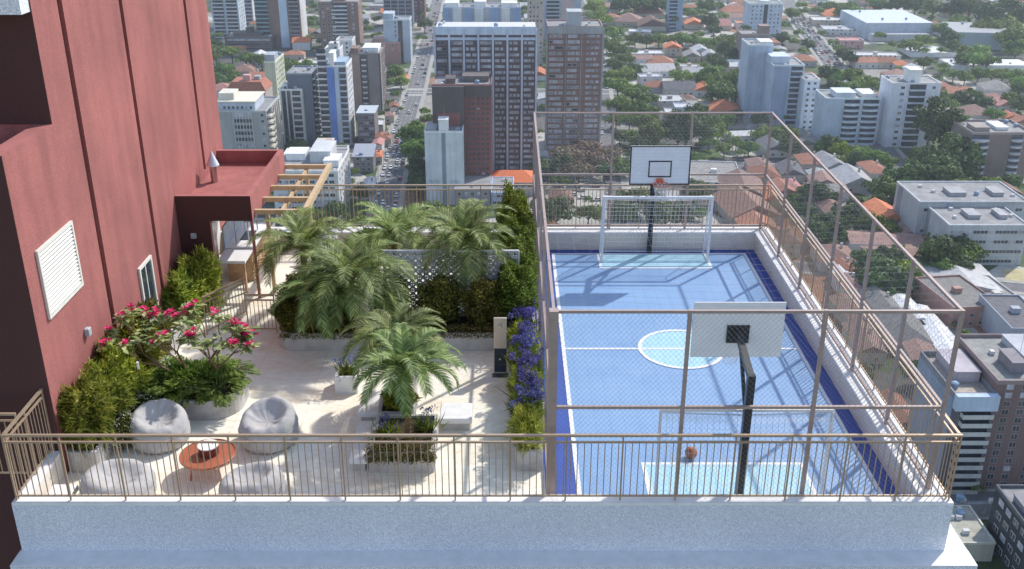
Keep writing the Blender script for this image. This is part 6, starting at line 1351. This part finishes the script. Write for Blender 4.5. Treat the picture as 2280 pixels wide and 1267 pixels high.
# street lamps along the avenue
for k in range(14):
    f_ = k/13; py = 470 - 400*f_; px = 830 + (938-830)*f_ + (4 if k % 2 else 0); c = G(px-4, py)
    t = thing('street_lamp', None, 'street lamp', (c.x, c.y, GZ+.2), 0, 'street lamps along the avenue'); MB().bar((0,0,0),(0,0,9.5),.22,n=6).build('pole', m_concrete, t); MB().bar((0,0,9.4),(1.8,0,9.8),.12).build('arm', m_steel, t); MB().box(1.6,2.3,-.15,.15,9.72,9.86).build('lamp_head', m_white, t); LABELQ.append((t, 'grey street lamp', (c.x, c.y, GZ+9)))
for nm_, (t, mb) in SPILL.items(): tag(mb.build('window', m_palewin, t), kind='stuff')
for o in bpy.data.objects:
    if '_w' in o: del o['_w']
# ---------------------------------------------------------------- wording: each thing by its nearest landmark
ordw = ['nearest', 'second nearest', 'third nearest', 'fourth nearest', 'fifth nearest', 'sixth nearest', 'seventh nearest', 'eighth nearest', 'ninth nearest', 'tenth nearest', 'eleventh nearest', 'twelfth nearest']
grp = {}
extra = [('the far backboard', 1470, 368), ('the front grey housing bar', 2180, 560), ('the avenue crossing', 925, 205), ('the lower avenue crossing', 862, 345)]
for t, w_, p in LABELQ:
    px, py = pix(p); b = min(LAND + extra, key=lambda l: (l[1]-px)**2 + ((l[2]-py)*1.3)**2); dx, dy = px-b[1], py-b[2]; ds = math.hypot(dx, dy)
    if abs(dx) > 1.6*abs(dy): rel = 'right of' if dx > 0 else 'left of'
    elif abs(dy) > 1.6*abs(dx): rel = 'below' if dy > 0 else 'above'
    else: rel = ('below and ' if dy > 0 else 'above and ') + ('right of' if dx > 0 else 'left of')
    grp.setdefault((w_, rel, b[0]), []).append((ds, t))
for (w_, rel, b), L in grp.items():
    L.sort(key=lambda q: q[0]); 
    for i, (ds, t) in enumerate(L):
        t['label'] = (w_ + ' ' + rel + ' ' + b) if len(L) == 1 else (ordw[min(i, 11)] + ' ' + w_ + ' ' + rel + ' ' + b)
    for q_, t_ in L:
        if len(t_['label'].split()) > 16: t_['label'] = t_['label'].replace('above and ', 'up ').replace('below and ', 'down ')
    if len(L) > 12:
        for i, (ds, t) in enumerate(L): 
            if i >= 11: t['label'] = 'outlying ' + w_ + ' ' + rel + ' ' + b; t['group'] = w_ + 's ' + rel + ' ' + b
gw = {'tree': 'trees across the city below', 'house': 'houses across the city below', 'shed': 'sheds across the city below', 'car': 'cars in the streets below', 'street lamp': 'street lamps along the avenue'}
for t, w_, p in LABELQ:
    if 'group' not in t: t['group'] = gw[t['category']]

# ---------------------------------------------------------------- thin daylight haze lying over the city
hm = bpy.data.materials.new('haze'); hm.use_nodes = True; hn = hm.node_tree; hn.nodes.remove(hn.nodes['Principled BSDF'])
vs = hn.nodes.new('ShaderNodeVolumeScatter'); vs.inputs['Color'].default_value = (.80,.88,1.,1); vs.inputs['Density'].default_value = .00019; vs.inputs['Anisotropy'].default_value = .3
hn.links.new(vs.outputs[0], hn.nodes['Material Output'].inputs['Volume'])
ho = MB().box(-2500, 2500, 120, 3500, GZ+.5, -20).build('haze', hm); tag(ho, 'thin pale daylight haze over the whole city below', 'haze', kind='stuff')
for o in bpy.data.objects:
    if o.parent is None and 'label' in o and len(o['label'].split()) > 16:
        s_ = o['label'].replace('above and ', 'up ').replace('below and ', 'down ').replace('outlying ', 'far ').replace('the two ', 'two ')
        for wd in ('faded ', 'rounded ', 'roofed ', 'small '):
            if len(s_.split()) > 16: s_ = s_.replace(wd, '', 1)
        o['label'] = s_
